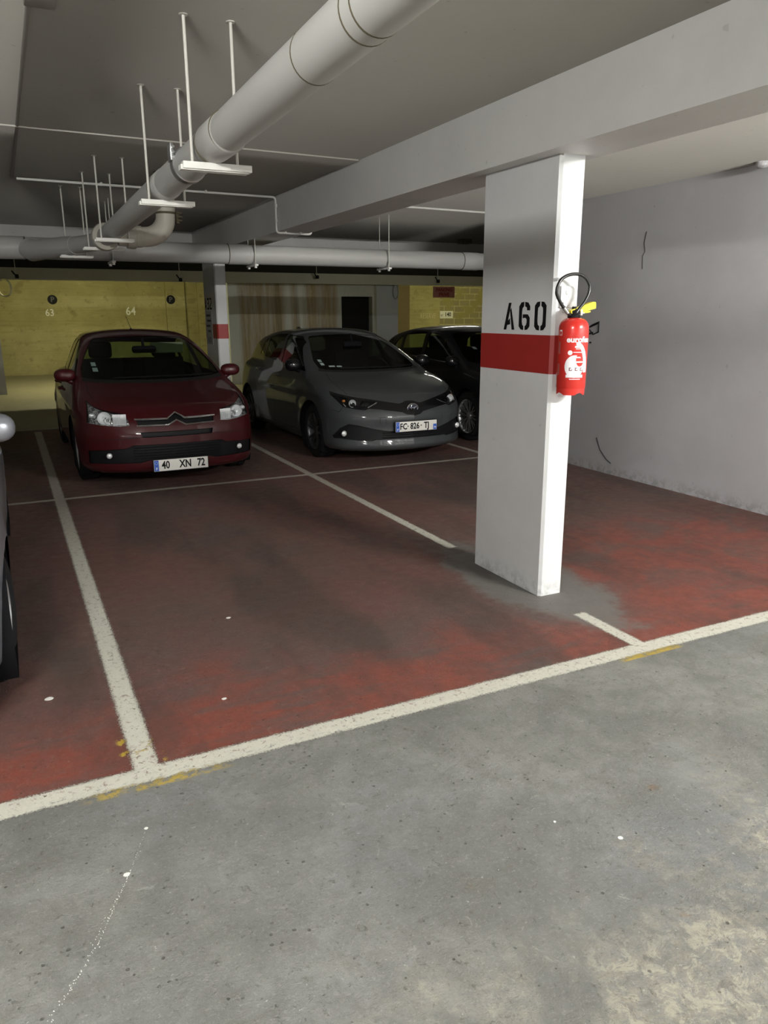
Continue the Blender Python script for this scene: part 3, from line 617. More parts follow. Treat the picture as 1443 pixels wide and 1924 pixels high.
AU=CarShape(1.76,4.33,
 front=[(.10,.12),(.17,.035),(.22,.0),(.30,.02),(.42,.02),(.52,.01),(.60,.03),(.68,.09),(.76,.18),(.90,.36)],
 hood=[(0,.62),(.06,.66),(.2,.74),(.4,.82),(.7,.905),(1.0,.965),(1.4,1.0),(2.5,1.01),(4.33,1.04)],
 side=[(.10,.80),(.2,.855),(.35,.875),(.55,.88),(.75,.868),(.95,.83),(1.1,.80)],
 wind=((1.02,.985),(2.02,1.40)),
 roof=[(.9,1.30),(1.95,1.41),(2.4,1.47),(2.9,1.465),(3.5,1.41),(4.0,1.28),(4.33,1.0)],
 rear=[(.1,4.2),(.3,4.33),(.7,4.32),(1.0,4.22),(1.2,4.05),(1.5,3.75)],
 belt=.98,tumble=.38,gw=[(.9,.80),(1.6,.81),(2.6,.80),(3.6,.74),(4.2,.66)],
 plan=[(0,0),(.3,.03),(.55,.10),(.75,.20),(.9,.34),(1.0,.48),(1.15,.75)],
 rb=.16,axles=(.95,3.55),wr=.315)

def inpoly(P,x,y):
    c=False; n=len(P); j=n-1
    for i in range(n):
        xi,yi=P[i]; xj,yj=P[j]
        if (yi>y)!=(yj>y) and x<(xj-xi)*(y-yi)/(yj-yi)+xi: c=not c
        j=i
    return c
def mir(P): return [(-a,b) for a,b in P]
class Body:
    """turns a CarShape into a surface mesh, then cuts outlines into it; every region gets its own label"""
    AX={'front':(0,2,1),'side':(1,2,0),'top':(0,1,2)}
    def __init__(s, sh, nphi=46, nmid=90, nrear=26, nth=150):
        s.sh=sh; L=sh.L
        O=[];D=[]
        for i in range(nphi):
            u=i/nphi; ph=R(90*(1-u)); O.append((.40+.65*u**1.4,.46+.12*u)); D.append(ph)
        for i in range(nmid+1): u=i/nmid; O.append((1.05+(L-2.05)*u,.58)); D.append(0)
        for i in range(1,nrear+1): u=i/nrear; O.append((L-1.0+.55*u,.58-.05*u)); D.append(-R(90*u))
        m=len(O); th=np.linspace(0,2*np.pi,nth,endpoint=False)+np.pi/2
        O=np.array(O);D=np.array(D)
        dx=np.cos(D)[:,None]*np.cos(th)[None]; dz=np.cos(D)[:,None]*np.sin(th)[None]; dy=-np.sin(D)[:,None]*np.ones_like(th)[None]
        oy=O[:,0][:,None]*np.ones_like(th)[None]; oz=O[:,1][:,None]*np.ones_like(th)[None]
        ts=np.linspace(.02,2.4,120); lo=np.zeros_like(dx); found=np.zeros(dx.shape,bool); hi=np.full_like(dx,2.4)
        prev=np.zeros_like(dx)
        for t in ts:
            f=sh.F(dx*t,oy+dy*t,oz+dz*t); new=(~found)&(f>0); hi[new]=t; lo[new]=prev[new]; found|=new; prev=np.where(found,prev,t)
        for _ in range(24):
            md=(lo+hi)/2; f=sh.F(dx*md,oy+dy*md,oz+dz*md); pos=f>0; hi=np.where(pos,md,hi); lo=np.where(pos,lo,md)
        t=hi; X=dx*t; Y=oy+dy*t; Z=oz+dz*t
        bm=s.bm=bmesh.new(); s.lab=bm.faces.layers.int.new('lab')
        front=bm.verts.new((0,float(Y[0].mean()),float(Z[0].mean()))); back=bm.verts.new((0,float(Y[-1].mean()),float(Z[-1].mean())))
        V=[[bm.verts.new((float(X[i,k]),float(Y[i,k]),float(Z[i,k]))) for k in range(nth)] for i in range(1,m-1)]
        for r in range(len(V)-1):
            for k in range(nth): k2=(k+1)%nth; bm.faces.new((V[r][k],V[r][k2],V[r+1][k2],V[r+1][k]))
        for k in range(nth): k2=(k+1)%nth; bm.faces.new((front,V[0][k2],V[0][k])); bm.faces.new((back,V[-1][k],V[-1][k2]))
        bmesh.ops.recalc_face_normals(bm,faces=bm.faces)
        s.names=['body']
    def cut(s, poly, axis, label, cond=None, only=None):
        bm=s.bm; a,b,c=s.AX[axis]
        if label not in s.names: s.names.append(label)
        li=s.names.index(label)
        xs=[p[0] for p in poly]; ys=[p[1] for p in poly]; pad=.03
        x0,x1,y0,y1=min(xs)-pad,max(xs)+pad,min(ys)-pad,max(ys)+pad
        cand=set()
        for f in bm.faces:
            q=f.calc_center_median()
            if x0-.05<q[a]<x1+.05 and y0-.05<q[b]<y1+.05:
                if cond is not None and not cond(q,f.normal): continue
                if any(x0<v.co[a]<x1 and y0<v.co[b]<y1 for v in f.verts): cand.add(f)
        n=len(poly)
        for i in range(n):
            p,q=poly[i],poly[(i+1)%n]; ex,ey=q[0]-p[0],q[1]-p[1]; l=math.hypot(ex,ey)
            if l<1e-5: continue
            sx0,sx1,sy0,sy1=min(p[0],q[0])-.002,max(p[0],q[0])+.002,min(p[1],q[1])-.002,max(p[1],q[1])+.002
            sub=[]
            for f in cand:
                fa=[v.co[a] for v in f.verts]; fb=[v.co[b] for v in f.verts]
                if max(fa)<sx0 or min(fa)>sx1 or max(fb)<sy0 or min(fb)>sy1: continue
                d=[(v.co[a]-p[0])*ey-(v.co[b]-p[1])*ex for v in f.verts]
                if min(d)>=-1e-7 or max(d)<=1e-7: continue
                sub.append(f)
            if not sub: continue
            es={e for f in sub for e in f.edges}; vs={v for f in sub for v in f.verts}
            co=[0,0,0];no=[0,0,0]; co[a],co[b]=p; no[a],no[b]=ey/l,-ex/l
            for f in sub: cand.discard(f)
            r=bmesh.ops.bisect_plane(bm,geom=sub+list(es)+list(vs),dist=1e-5,plane_co=co,plane_no=no)
            for g in r['geom']:
                if isinstance(g,bmesh.types.BMFace): cand.add(g)
        got=0
        for f in cand:
            if not f.is_valid: continue
            q=f.calc_center_median()
            if inpoly(poly,q[a],q[b]) and (only is None or s.names[f[s.lab]] in only): f[s.lab]=li; got+=1
        return got
    def strip(s, pts, axis, w=.006, label='gap', cond=None, only=('body',)):
        for p,q in zip(pts[:-1],pts[1:]):
            ex,ey=q[0]-p[0],q[1]-p[1]; l=math.hypot(ex,ey); nx,ny=-ey/l*w/2,ex/l*w/2; e=.15*w; ux,uy=ex/l*e,ey/l*e
            s.cut([(p[0]+nx-ux,p[1]+ny-uy),(q[0]+nx+ux,q[1]+ny+uy),(q[0]-nx+ux,q[1]-ny+uy),(p[0]-nx-ux,p[1]-ny-uy)],axis,label,cond,only)
    def finish(s):
        s.bm.normal_update(); s.bm.verts.index_update(); s.bm.verts.ensure_lookup_table()
        s.VN=[v.normal.copy() for v in s.bm.verts]
    def part(s, labels, name, mats, parent, label=None, inset=0.0, inset_dir=(0,1,0), shell=None, offset=0.0, wall=1, floor=0, xsign=0):
        """labels: list of region names; the material index is the place in the list"""
        ids={s.names.index(l):i for i,l in enumerate(labels) if l in s.names}
        F=[f for f in s.bm.faces if f[s.lab] in ids and (xsign==0 or f.calc_center_median().x*xsign>0)]
        if not F: return None
        idx={};vs=[];ns=[]
        for f in F:
            for v in f.verts:
                if v.index not in idx: idx[v.index]=len(vs); vs.append(v.co+s.VN[v.index]*offset); ns.append(s.VN[v.index])
        fs=[[idx[v.index] for v in f.verts] for f in F]; mi=[ids[f[s.lab]] for f in F]
        n=len(vs); custom=True
        if inset:
            custom=False; dv=Vector(inset_dir)*inset; base=[v+dv for v in vs]
            cnt={}
            for f in fs:
                for a,b in zip(f,f[1:]+f[:1]): cnt.setdefault((min(a,b),max(a,b)),[]).append((a,b))
            wallf=[]
            for k,l in cnt.items():
                if len(l)==1: a,b=l[0]; wallf.append([b,a,a+n,b+n])
            fs=[[i+n for i in f] for f in fs]+wallf; mi=[floor]*(len(fs)-len(wallf))+[wall]*len(wallf)
            vs=vs+base
        if shell is not None:
            th,mm=shell; vs=vs+[v-nn*th for v,nn in zip(vs,ns)]; fs=fs+[[i+n for i in reversed(f)] for f in fs]; mi=mi+[mm]*len(mi); ns=ns+[-q for q in ns]
        me=bpy.data.meshes.new(name); me.from_pydata([tuple(v) for v in vs],[],fs)
        for m in mats: me.materials.append(m)
        me.polygons.foreach_set('material_index',mi); me.shade_smooth()
        if custom: me.normals_split_custom_set_from_vertices([tuple(q) for q in ns])
        else: me.set_sharp_from_angle(angle=R(35))
        me.update(); ob=bpy.data.objects.new(name,me); COL.objects.link(ob); ob.parent=parent
        if label: ob['label']=label
        return ob
def yfront(sh,x,z,start=-.2):
    """where a ray going backwards (+y) first meets the body"""
    t=np.linspace(start,2.6,1400); f=sh.F(np.full_like(t,x),t,np.full_like(t,z)); i=np.argmax(f<0); return float(t[i]) if f[i]<0 else 2.6
def xside(sh,y,z):
    t=np.linspace(1.1,0,900); f=sh.F(t,np.full_like(t,y),np.full_like(t,z)); i=np.argmax(f<0); return float(t[i])
def ztop(sh,x,y):
    t=np.linspace(1.7,.3,900); f=sh.F(np.full_like(t,x),np.full_like(t,y),t); i=np.argmax(f<0); return float(t[i])
def circle(cx_,cy_,r,n=40): return [(cx_+r*math.cos(2*math.pi*i/n),cy_+r*math.sin(2*math.pi*i/n)) for i in range(n)]

def paint(name,c,metal=.3,rough=.32,flake=True):
    n=NT(name); f=n.noise(900,2,.5); k=n.mix(n.noise(6,4),tuple(v*.93 for v in c),tuple(min(1,v*1.07) for v in c))
    d=n.mix(n.ma('MULTIPLY',n.step(n.noise(60,5,.7),.62,.78),.12),k,(.16,.15,.13))
    return n.done(d,rough,metal,coat=.7,spec=.25)
def glass_mat(name,tint,refl=.08):
    n=NT(name); t=n.n('ShaderNodeBsdfTransparent',{'Color':col(tint)}); g=n.n('ShaderNodeBsdfGlossy',{'Color':(1,1,1,1),'Roughness':.03})
    bf=n.n('ShaderNodeNewGeometry').outputs['Backfacing']; fr=n.n('ShaderNodeFresnel',{'IOR':n.ma('ADD',n.ma('MULTIPLY',bf,1/1.45-1.45),1.45)}); mx=n.n('ShaderNodeMixShader',{0:fr.outputs[0],1:t.outputs[0],2:g.outputs[0]})
    n.t.links.new(mx.outputs[0],n.out.inputs[0]); return n.m
M['glass']=glass_mat('car_window_glass',(.46,.54,.43)); M['glassdark']=glass_mat('dark_window_glass',(.28,.33,.29)); M['clear']=glass_mat('clear_lens',(.86,.88,.88))
M['plast']=plain('black_grained_plastic',(.007,.007,.008),.55,var=.2,spec=.2); M['gap']=plain('panel_gap',(.003,.003,.003),.8)
M['inner']=plain('dark_interior_trim',(.006,.006,.007),.9,spec=.1); M['seat']=plain('dark_seat_cloth',(.008,.008,.009),.95,spec=.1)
M['chrome']=plain('chrome',(.75,.75,.76),.12,metal=1.0,var=.02); M['lampchrome']=plain('lamp_reflector',(.88,.89,.90),.25,metal=.5,var=.05)
_n=NT('faceted_lamp_bucket'); _v=_n.n('ShaderNodeTexVoronoi',{'Vector':_n.co,'Scale':55.0})
M['lampdark']=_n.done(_n.mix(_n.step(_n.xyz(_v.outputs['Color'])[0],.2,.8),(.30,.30,.31),(.92,.92,.93)),.22,.75,normal=_n.bump(_v.outputs['Distance'],.8,.01)); M['tyre']=plain('tyre_rubber',(.012,.012,.013),.8,var=.25,scale=30,spec=.2); M['rim']=plain('alloy_rim',(.42,.43,.44),.35,metal=.8)
M['rimgrey']=plain('dark_alloy_rim',(.10,.10,.105),.35,metal=.8); M['rimdark']=plain('dark_rim_back',(.02,.02,.02),.6); M['amber']=plain('amber_lens',(.45,.16,.03),.3)
M['plate']=plain('plate_white',(.72,.71,.66),.4,var=.03); M['blue']=plain('plate_blue',(.02,.10,.48),.4,var=.03)
M['lampblack']=plain('gloss_black',(.006,.006,.007),.15)

def wheel(parent,x,y,r,w,rimr,style,side,steer=0,rimmat='rim'):
    """side=+1: outer face towards +x"""
    b=MB(); h=w/2
    prof=[(rimr*.97,-h*.8),(rimr+.012,-h*.98),((r+rimr)/2,-h*1.03),(r-.022,-h*.93),(r-.006,-h*.78),(r,-h*.6)]
    for g in (-.34,.0,.34): prof+=[(r,(g-.05)*w),(r-.007,(g-.045)*w),(r-.007,(g+.045)*w),(r,(g+.05)*w)]
    prof+=[(r,h*.6),(r-.006,h*.78),(r-.022,h*.93),((r+rimr)/2,h*1.03),(rimr+.012,h*.98),(rimr*.97,h*.8)]
    ty=MB().lathe(prof,(0,0,0),'X',56)
    s=side; rb=MB()
    rb.lathe([(rimr*.985,-h*.8*1),(rimr*.93,-h*.7),(rimr*.92,h*.6),(rimr*.975,h*.86),(rimr*1.0,h*.9),(rimr*1.0,h*.8)],(0,0,0),'X',56)
    of=h*.62
    def spoke(a,w0,w1,r0,r1,x0,x1,mi=0,da=0.0,th=.016):
        ca,sa=math.cos(a),math.sin(a); vs=[]
        for (rr_,ww,xx,aa) in ((r0,w0,x0,a),(r1,w1,x1,a+da)):
            c2,s2=math.cos(aa),math.sin(aa)
            for q,dx_ in ((-1,0),(1,0),(1,-th),(-1,-th)): vs.append((xx+dx_,c2*rr_-s2*ww*q,s2*rr_+c2*ww*q))
        rb.add(vs,[(0,1,2,3),(7,6,5,4),(0,4,5,1),(1,5,6,2),(2,6,7,3),(3,7,4,0)],mi)
    if style=='five':
        for k in range(5):
            a=2*math.pi*k/5+.3
            spoke(a,.030,.022,.04,rimr*.95,of,h*.8)
    elif style=='split':
        for k in range(5):
            a=2*math.pi*k/5+.2
            for d in (-1,1): spoke(a+d*.10,.013,.010,.05,rimr*.95,of,h*.82,0,d*.16)
    elif style=='many':
        for k in range(10):
            a=2*math.pi*k/10
            for d in (-1,1): spoke(a+d*.07,.006,.005,.05,rimr*.95,of,h*.82,0,d*.05,.01)
    else:
        for k in range(7): spoke(2*math.pi*k/7,.022,.028,.04,rimr*.95,of,h*.78)
    rb.lathe([(.0,of+.012),(.028,of+.012),(.05,of),(.058,of-.02),(.05,of-.05)],(0,0,0),'X',28)
    rb.lathe([(0,-h*.1),(rimr*.93,-h*.1)],(0,0,0),'X',40,mi=1)
    # the wheel part is the rim, the tyre its sub-part
    rim=obj('wheel',rb,[M[rimmat],M['rimdark']],parent,local=True); 
    rim.location=(x,y,r); rim.rotation_euler=(0,0,(0 if side>0 else math.pi)+steer)
    t=obj('tyre',ty,M['tyre'],rim,local=True)
    return rim
def rbox(b,x0,x1,y0,y1,z0,z1,bev=.03,mi=0): b.box(x0,x1,y0,y1,z0,z1,mi,bev,3)
def interior(root,sh,yoff=0,right_visor=False,lhd=True):
    b=MB(); b.prism([(.95+yoff,.55),(.95+yoff,.90),(1.15+yoff,.955),(1.42+yoff,.95),(1.55+yoff,.88),(1.55+yoff,.55)],lambda a,c,d:(-.66+d,a,c),1.32)
    b.box(-.16,.16,1.5+yoff,2.6+yoff,.3,.55,0,.03); obj('dashboard',b,M['inner'],root,local=True)
    for x in (-.37,.37):
        s=MB(); rbox(s,x-.25,x+.25,1.85+yoff,2.38+yoff,.36,.55,.06)
        pv=[(2.28,.5),(2.42,.5),(2.62,1.12),(2.53,1.14)]
        s.prism([(a+yoff,c) for a,c in pv],lambda a,c,d:(x-.24+d,a,c),.48)
        seat=obj('seat',s,M['seat'],root,local=True)
        h=MB(); rbox(h,x-.135,x+.135,2.53+yoff,2.63+yoff,1.14,1.335,.045)
        h.tube([(x-.05,2.57+yoff,1.08),(x-.05,2.57+yoff,1.18)],.007,8).tube([(x+.05,2.57+yoff,1.08),(x+.05,2.57+yoff,1.18)],.007,8)
        obj('headrest',h,M['seat'],seat,local=True)
    s=MB(); rbox(s,-.60,.60,2.95+yoff,3.35+yoff,.38,.58,.06); s.prism([(3.28+yoff,.5),(3.42+yoff,.5),(3.60+yoff,1.0),(3.50+yoff,1.02)],lambda a,c,d:(-.60+d,a,c),1.2)
    obj('rear_bench',s,M['seat'],root,local=True)
    xs=.37 if lhd else -.37
    w=MB(); c=Vector((xs,1.68+yoff,.93)); u=Vector((1,0,0)); v=Vector((0,.42,.91)).normalized()
    w.tube([c+u*.185*math.cos(a)+v*.185*math.sin(a) for a in [i*2*math.pi/36 for i in range(36)]],.015,10,closed=True)
    w.ball(c+Vector((0,-.02,-.01)),(.07,.03,.06)); 
    for a in (0,math.pi,-math.pi/2): w.tube([c+Vector((0,-.02,0)),c+u*.18*math.cos(a)+v*.18*math.sin(a)],.012,8)
    obj('steering_wheel',w,M['inner'],root,local=True)
    m=MB(); rbox(m,-.13,.13,1.92+yoff-.30,1.96+yoff-.30,1.235,1.315,.025) ; m.tube([(0,1.67+yoff,1.30),(0,1.72+yoff,1.40)],.016,10)
    if right_visor: pass
    obj('rear_view_mirror',m,M['inner'],root,local=True)
def plate(root,cx_,y,cz,s,lean=0.0,w=.52,h=.11,old=False):
    rt=bpy.data.objects.new('number_plate',None)
    bpy.data.objects.remove(rt)
    b=MB(); b.box(cx_-w/2,cx_+w/2,y,y+.006,cz-h/2,cz+h/2,0,.002); b.box(cx_-w/2+.003,cx_-w/2+.045,y-.0012,y+.001,cz-h/2+.003,cz+h/2-.003,1)
    b.box(cx_-w/2-.006,cx_+w/2+.006,y+.003,y+.014,cz-h/2-.006,cz+h/2+.006,2,.002)
    if not old: b.box(cx_+w/2-.045,cx_+w/2-.004,y-.0012,y+.001,cz-h/2+.003,cz+h/2-.045,1)
    p=obj('number_plate',b,[M['plate'],M['blue'],M['plast']],root,local=True)
    t=MB(); f=lambda dx: (lambda a,c,d:(cx_+dx+a,y-.001-d,cz+c))
    if old:
        T=[(q,dx,.104,.0026,.74) for q,dx in (('40',-.148),('XN',.040),('72',.192))]
    else:
        T=[(q,dx,.096,.0024,.80) for q,dx in (('FC',-.165),('·',-.108),('826',-.022),('·',.058),('TJ',.128))]
    for q,dx,sz,bo,xs_ in T: obj('plate_characters',text_mb(MB(),q,sz,f(dx),thick=.0015,bold=bo,xscale=xs_),M['black'],p,local=True)['label']='black characters '+q
    t2=MB(); obj('country_letter',text_mb(MB(),'F',.034,lambda a,c,d:(cx_-w/2+.024+a,y-.002-d,cz-h/2+.024+c),thick=.001,bold=.001),M['plate'],p,local=True)
    if not old: obj('region_number',text_mb(MB(),'72',.024,lambda a,c,d:(cx_+w/2-.024+a,y-.002-d,cz-h/2+.028+c),thick=.001,bold=.001),M['plate'],p,local=True)
    for k in range(12):
        a=2*math.pi*k/12; t2.box(cx_-w/2+.024+.013*math.cos(a)-.0015,cx_-w/2+.024+.013*math.cos(a)+.0015,y-.003,y-.001,cz+h/2-.030+.013*math.sin(a)-.0015,cz+h/2-.030+.013*math.sin(a)+.0015)
    obj('star_ring',t2,M['plate'],p,local=True)
    if lean:
        for o in (p,):
            o.location=(0,y*(1-math.cos(lean)),0)
    return p
def lamp_inside(root,c,r,depth,extra=()):
    """reflector bowl behind a lens"""
    b=MB(); b.lathe([(r,0),(r*.96,depth*.25),(r*.8,depth*.6),(r*.5,depth*.88),(r*.18,depth)],c,'Y',28); b.ball((c[0],c[1]+depth*.55,c[2]),(r*.2,r*.25,r*.2),12,8); b.lathe([(r,0),(r*1.08,-.004),(r*1.10,.004),(r*1.02,.012)],c,'Y',28)
    return b
def mirror(root,sx,y,z,w,h,d,mat,sh,outer=.985):
    xs=xside(sh,y,z-.06); b=MB(); c=(sx*(outer-w/2),y,z)
    n=20;m=12;vs=[];fs=[]
    for i in range(m+1):
        t=math.pi*i/m
        for k in range(n):
            a=2*math.pi*k/n; ex=abs(math.cos(a))**.8*math.copysign(1,math.cos(a)); ez=abs(math.sin(a))**.85*math.copysign(1,math.sin(a))
            yy=-math.cos(t); rr_=math.sin(t)**.75
            if yy>.25: yy=.25+(yy-.25)*.25
            vs.append((c[0]+ex*rr_*w/2,c[1]+yy*d/2,c[2]+ez*rr_*h/2+(-.012*math.copysign(1,sx)*0)))
    for i in range(m):
        for k in range(n): k2=(k+1)%n; fs.append((i*n+k,(i+1)*n+k,(i+1)*n+k2,i*n+k2))
    b.add(vs,fs)
    o=obj('door_mirror',b,mat,root,local=True)
    s=MB(); s.tube([(sx*(xs-.03),y+.01,z-.085),(sx*(xs+.02),y+.008,z-.070),(sx*(outer-w/2),y,z-.035)],[.030,.026,.028],12)
    obj('mirror_stalk',s,mat,o,local=True)
    g=MB(); g.lathe([(0,0),(1,0)],(0,0,0),'Y',24); g.v=[(c[0]+v[0]*w*.43,c[1]+d*.16,c[2]+v[2]*h*.41) for v in g.v]
    obj('mirror_glass',g,M['chrome'],o,local=True)
    return o
def strip_tube(b,sh,pts,r,mi=0,off=.004,n=8):
    P=[]
    for (x0,z0),(x1,z1) in zip(pts[:-1],pts[1:]):
        k=max(2,int(math.hypot(x1-x0,z1-z0)/.03))
        for i in range(k): u=i/k; P.append((x0+(x1-x0)*u,z0+(z1-z0)*u))
    P.append(pts[-1]); b.tube([(x,yfront(sh,x,z)-off,z) for x,z in P],r,n,mi)
def common(root,B,sh,pm,glass,dlo_front,dlo_rear,dlo_quarter,ws,rw,doorx,handle_z,handle_y,wheel_style,rimr,w=.205,rimmat='rim',steer=0.0,sheltrim=None):
    """cuts and parts every car shares"""
    fr=lambda q,n: q.y<2.25 and q.z>.9 and n.y<-.05 and n.z>.05
    B.cut(ws,'front','windscreen',fr)
    B.cut(rw,'front','rear_window',lambda q,n:q.y>2.9 and q.z>.9)
    for sx in (1,-1):
        sd=lambda q,n,sx=sx: q.x*sx>.3 and n.x*sx>.12
        for P,l in ((dlo_front,'side_window_f'),(dlo_rear,'side_window_r'),(dlo_quarter,'side_window_q')):
            if P: B.cut(P,'side',l,sd,('body',))
        for a in sh.axles:
            B.cut(circle(a,sh.wr+.005,sh.wr+.045,44),'side','well',lambda q,n,sx=sx:q.x*sx>.45,('body',))
            B.cut([(a-sh.wr-.04,0),(a+sh.wr+.04,0),(a+sh.wr+.04,sh.wr),(a-sh.wr-.04,sh.wr)],'side','well',lambda q,n,sx=sx:q.x*sx>.45 and abs(q.y-a)<sh.wr+.04,('body',))
    for sx in (1,-1):
        sd=lambda q,n,sx=sx: q.x*sx>.5 and n.x*sx>.4
        for P in doorx: B.strip(P,'side',.007,'gap',sd)
def build_parts(root,B,sh,pm,glass,wheel_style,rimr,w,rimmat,steer,body_labels=('body','gap'),body_mats=None,name='car_body'):
    B.part(['body','gap'],name,[pm,M['gap'],M['inner']],root,shell=(.018,2))
    B.part(['windscreen'],'windscreen',[glass[0]],root,offset=-.003)
    B.part(['rear_window'],'rear_window',[glass[1]],root,offset=-.003)
    for sx in (1,-1):
        for l in ('side_window_f','side_window_r','side_window_q'): B.part([l],'side_window',[glass[1]],root,offset=-.004,xsign=sx)
    for a in sh.axles:
        for sx in (1,-1):
            b=MB(); r=sh.wr+.050
            xo=xside(sh,a,sh.wr*2+.08)-.012
            b.lathe([(r,.48*sx),(r,xo*sx)],(0,a,sh.wr+.005),'X',40); b.lathe([(0,.48*sx),(r,.48*sx)],(0,a,sh.wr+.005),'X',40)
            b.v=[(v[0],v[1],max(v[2],.10)) for v in b.v]; obj('wheel_arch_liner',b,M['inner'],root,local=True)
            wheel(root,sx*(sh.W/2-w/2-.005-.015),a,sh.wr,w,rimr,wheel_style,sx,steer if a<2 else 0,rimmat)
    b=MB(); b.box(-.62,.62,.35,sh.L-.4,.16,.19); obj('underbody',b,M['inner'],root,local=True)

FR=lambda q,n: q.y<.95 and n.y<.12
def poly_sym(h): return h+[(-a,b) for a,b in reversed(h)]
def both(P): return (P,mir(P))
def add_lamp_parts(root,B,sh,specs,housing_mats,depth=.06):
    for sx in (1,-1):
        hl=B.part(['headlight'],'headlight',[M['clear']],root,xsign=sx,offset=.001)
        if hl is None: continue
        h=B.part(['headlight'],'lamp_housing',housing_mats,root,xsign=sx,inset=depth,wall=1,floor=0)
        h.parent=hl
        for kind,x,z,r,mat in specs:
            y=yfront(sh,x*sx,z)
            if kind=='bowl': obj('reflector',lamp_inside(root,(x*sx,y+.016,z),r,.045),mat,hl,local=True)
            elif kind=='flutes':
                b=MB()
                for k in range(11): 
                    xx=(x-r+2*r*k/10)*sx; yy=yfront(sh,xx,z)+.026; b.tube([(xx,yy,z-r*.95),(xx,yy-.004,z),(xx,yy+.002,z+r*.95)],r*.11,8)
                obj('reflector',b,mat,hl,local=True)
            elif kind=='block':
                b=MB(); b.ball((x*sx,y+.035,z),(r*1.1,.018,r*.8),14,8); obj('turn_signal',b,mat,hl,local=True)
def fog_lamps(root,sh,x,z,r):
    for sx in (1,-1):
        y=yfront(sh,x*sx,z); b=MB()
        b.lathe([(r*1.12,.0),(r*1.12,-.008),(r*1.0,-.010),(r*.98,-.002)],(x*sx,y+.006,z),'Y',28)
        o=obj('fog_lamp',b,M['plast'],root,local=True)
        c=MB(); c.lathe([(0,-.012),(r*.5,-.010),(r*.85,-.004),(r,.004)],(x*sx,y+.004,z),'Y',28); 
        for k in range(5): c.tube([(x*sx-r*.6+r*.3*k,y-.0085,z-r*.6),(x*sx-r*.6+r*.3*k,y-.0085,z+r*.6)],.0016,6)
        obj('fog_lens',c,M['lampchrome'],o,local=True)
def handles(root,sh,spots,mat):
    for sx in (1,-1):
        for (y,z) in spots:
            x=xside(sh,y,z); b=MB(); b.tube([(sx*(x-.005),y-.10,z),(sx*(x+.028),y-.07,z+.002),(sx*(x+.032),y,z+.004),(sx*(x+.028),y+.07,z+.002),(sx*(x-.005),y+.10,z)],[.012,.014,.014,.014,.012],10)
            b.ball((sx*(x-.004),y,z-.004),(.012,.075,.034),12,8); obj('door_handle',b,mat,root,local=True)
def wipers(root,sh,y0):
    for x0,x1 in ((-.42,.12),(.10,.62)):
        P=[]
        for k in range(9):
            x=x0+(x1-x0)*k/8; yy=y0+.06+.16*(x/.7)**2+.01*k/8; P.append((x,yy,ztop(sh,x,yy)+.012))
        obj('wiper',MB().tube(P,.006,6),M['plast'],root,local=True)
def slats(b,sh,xs,z0,z1,n,y,mi=0):
    for k in range(n): z=z0+(z1-z0)*(k+.5)/n; b.box(-xs,xs,y,y+.02,z-.005,z+.005,mi)

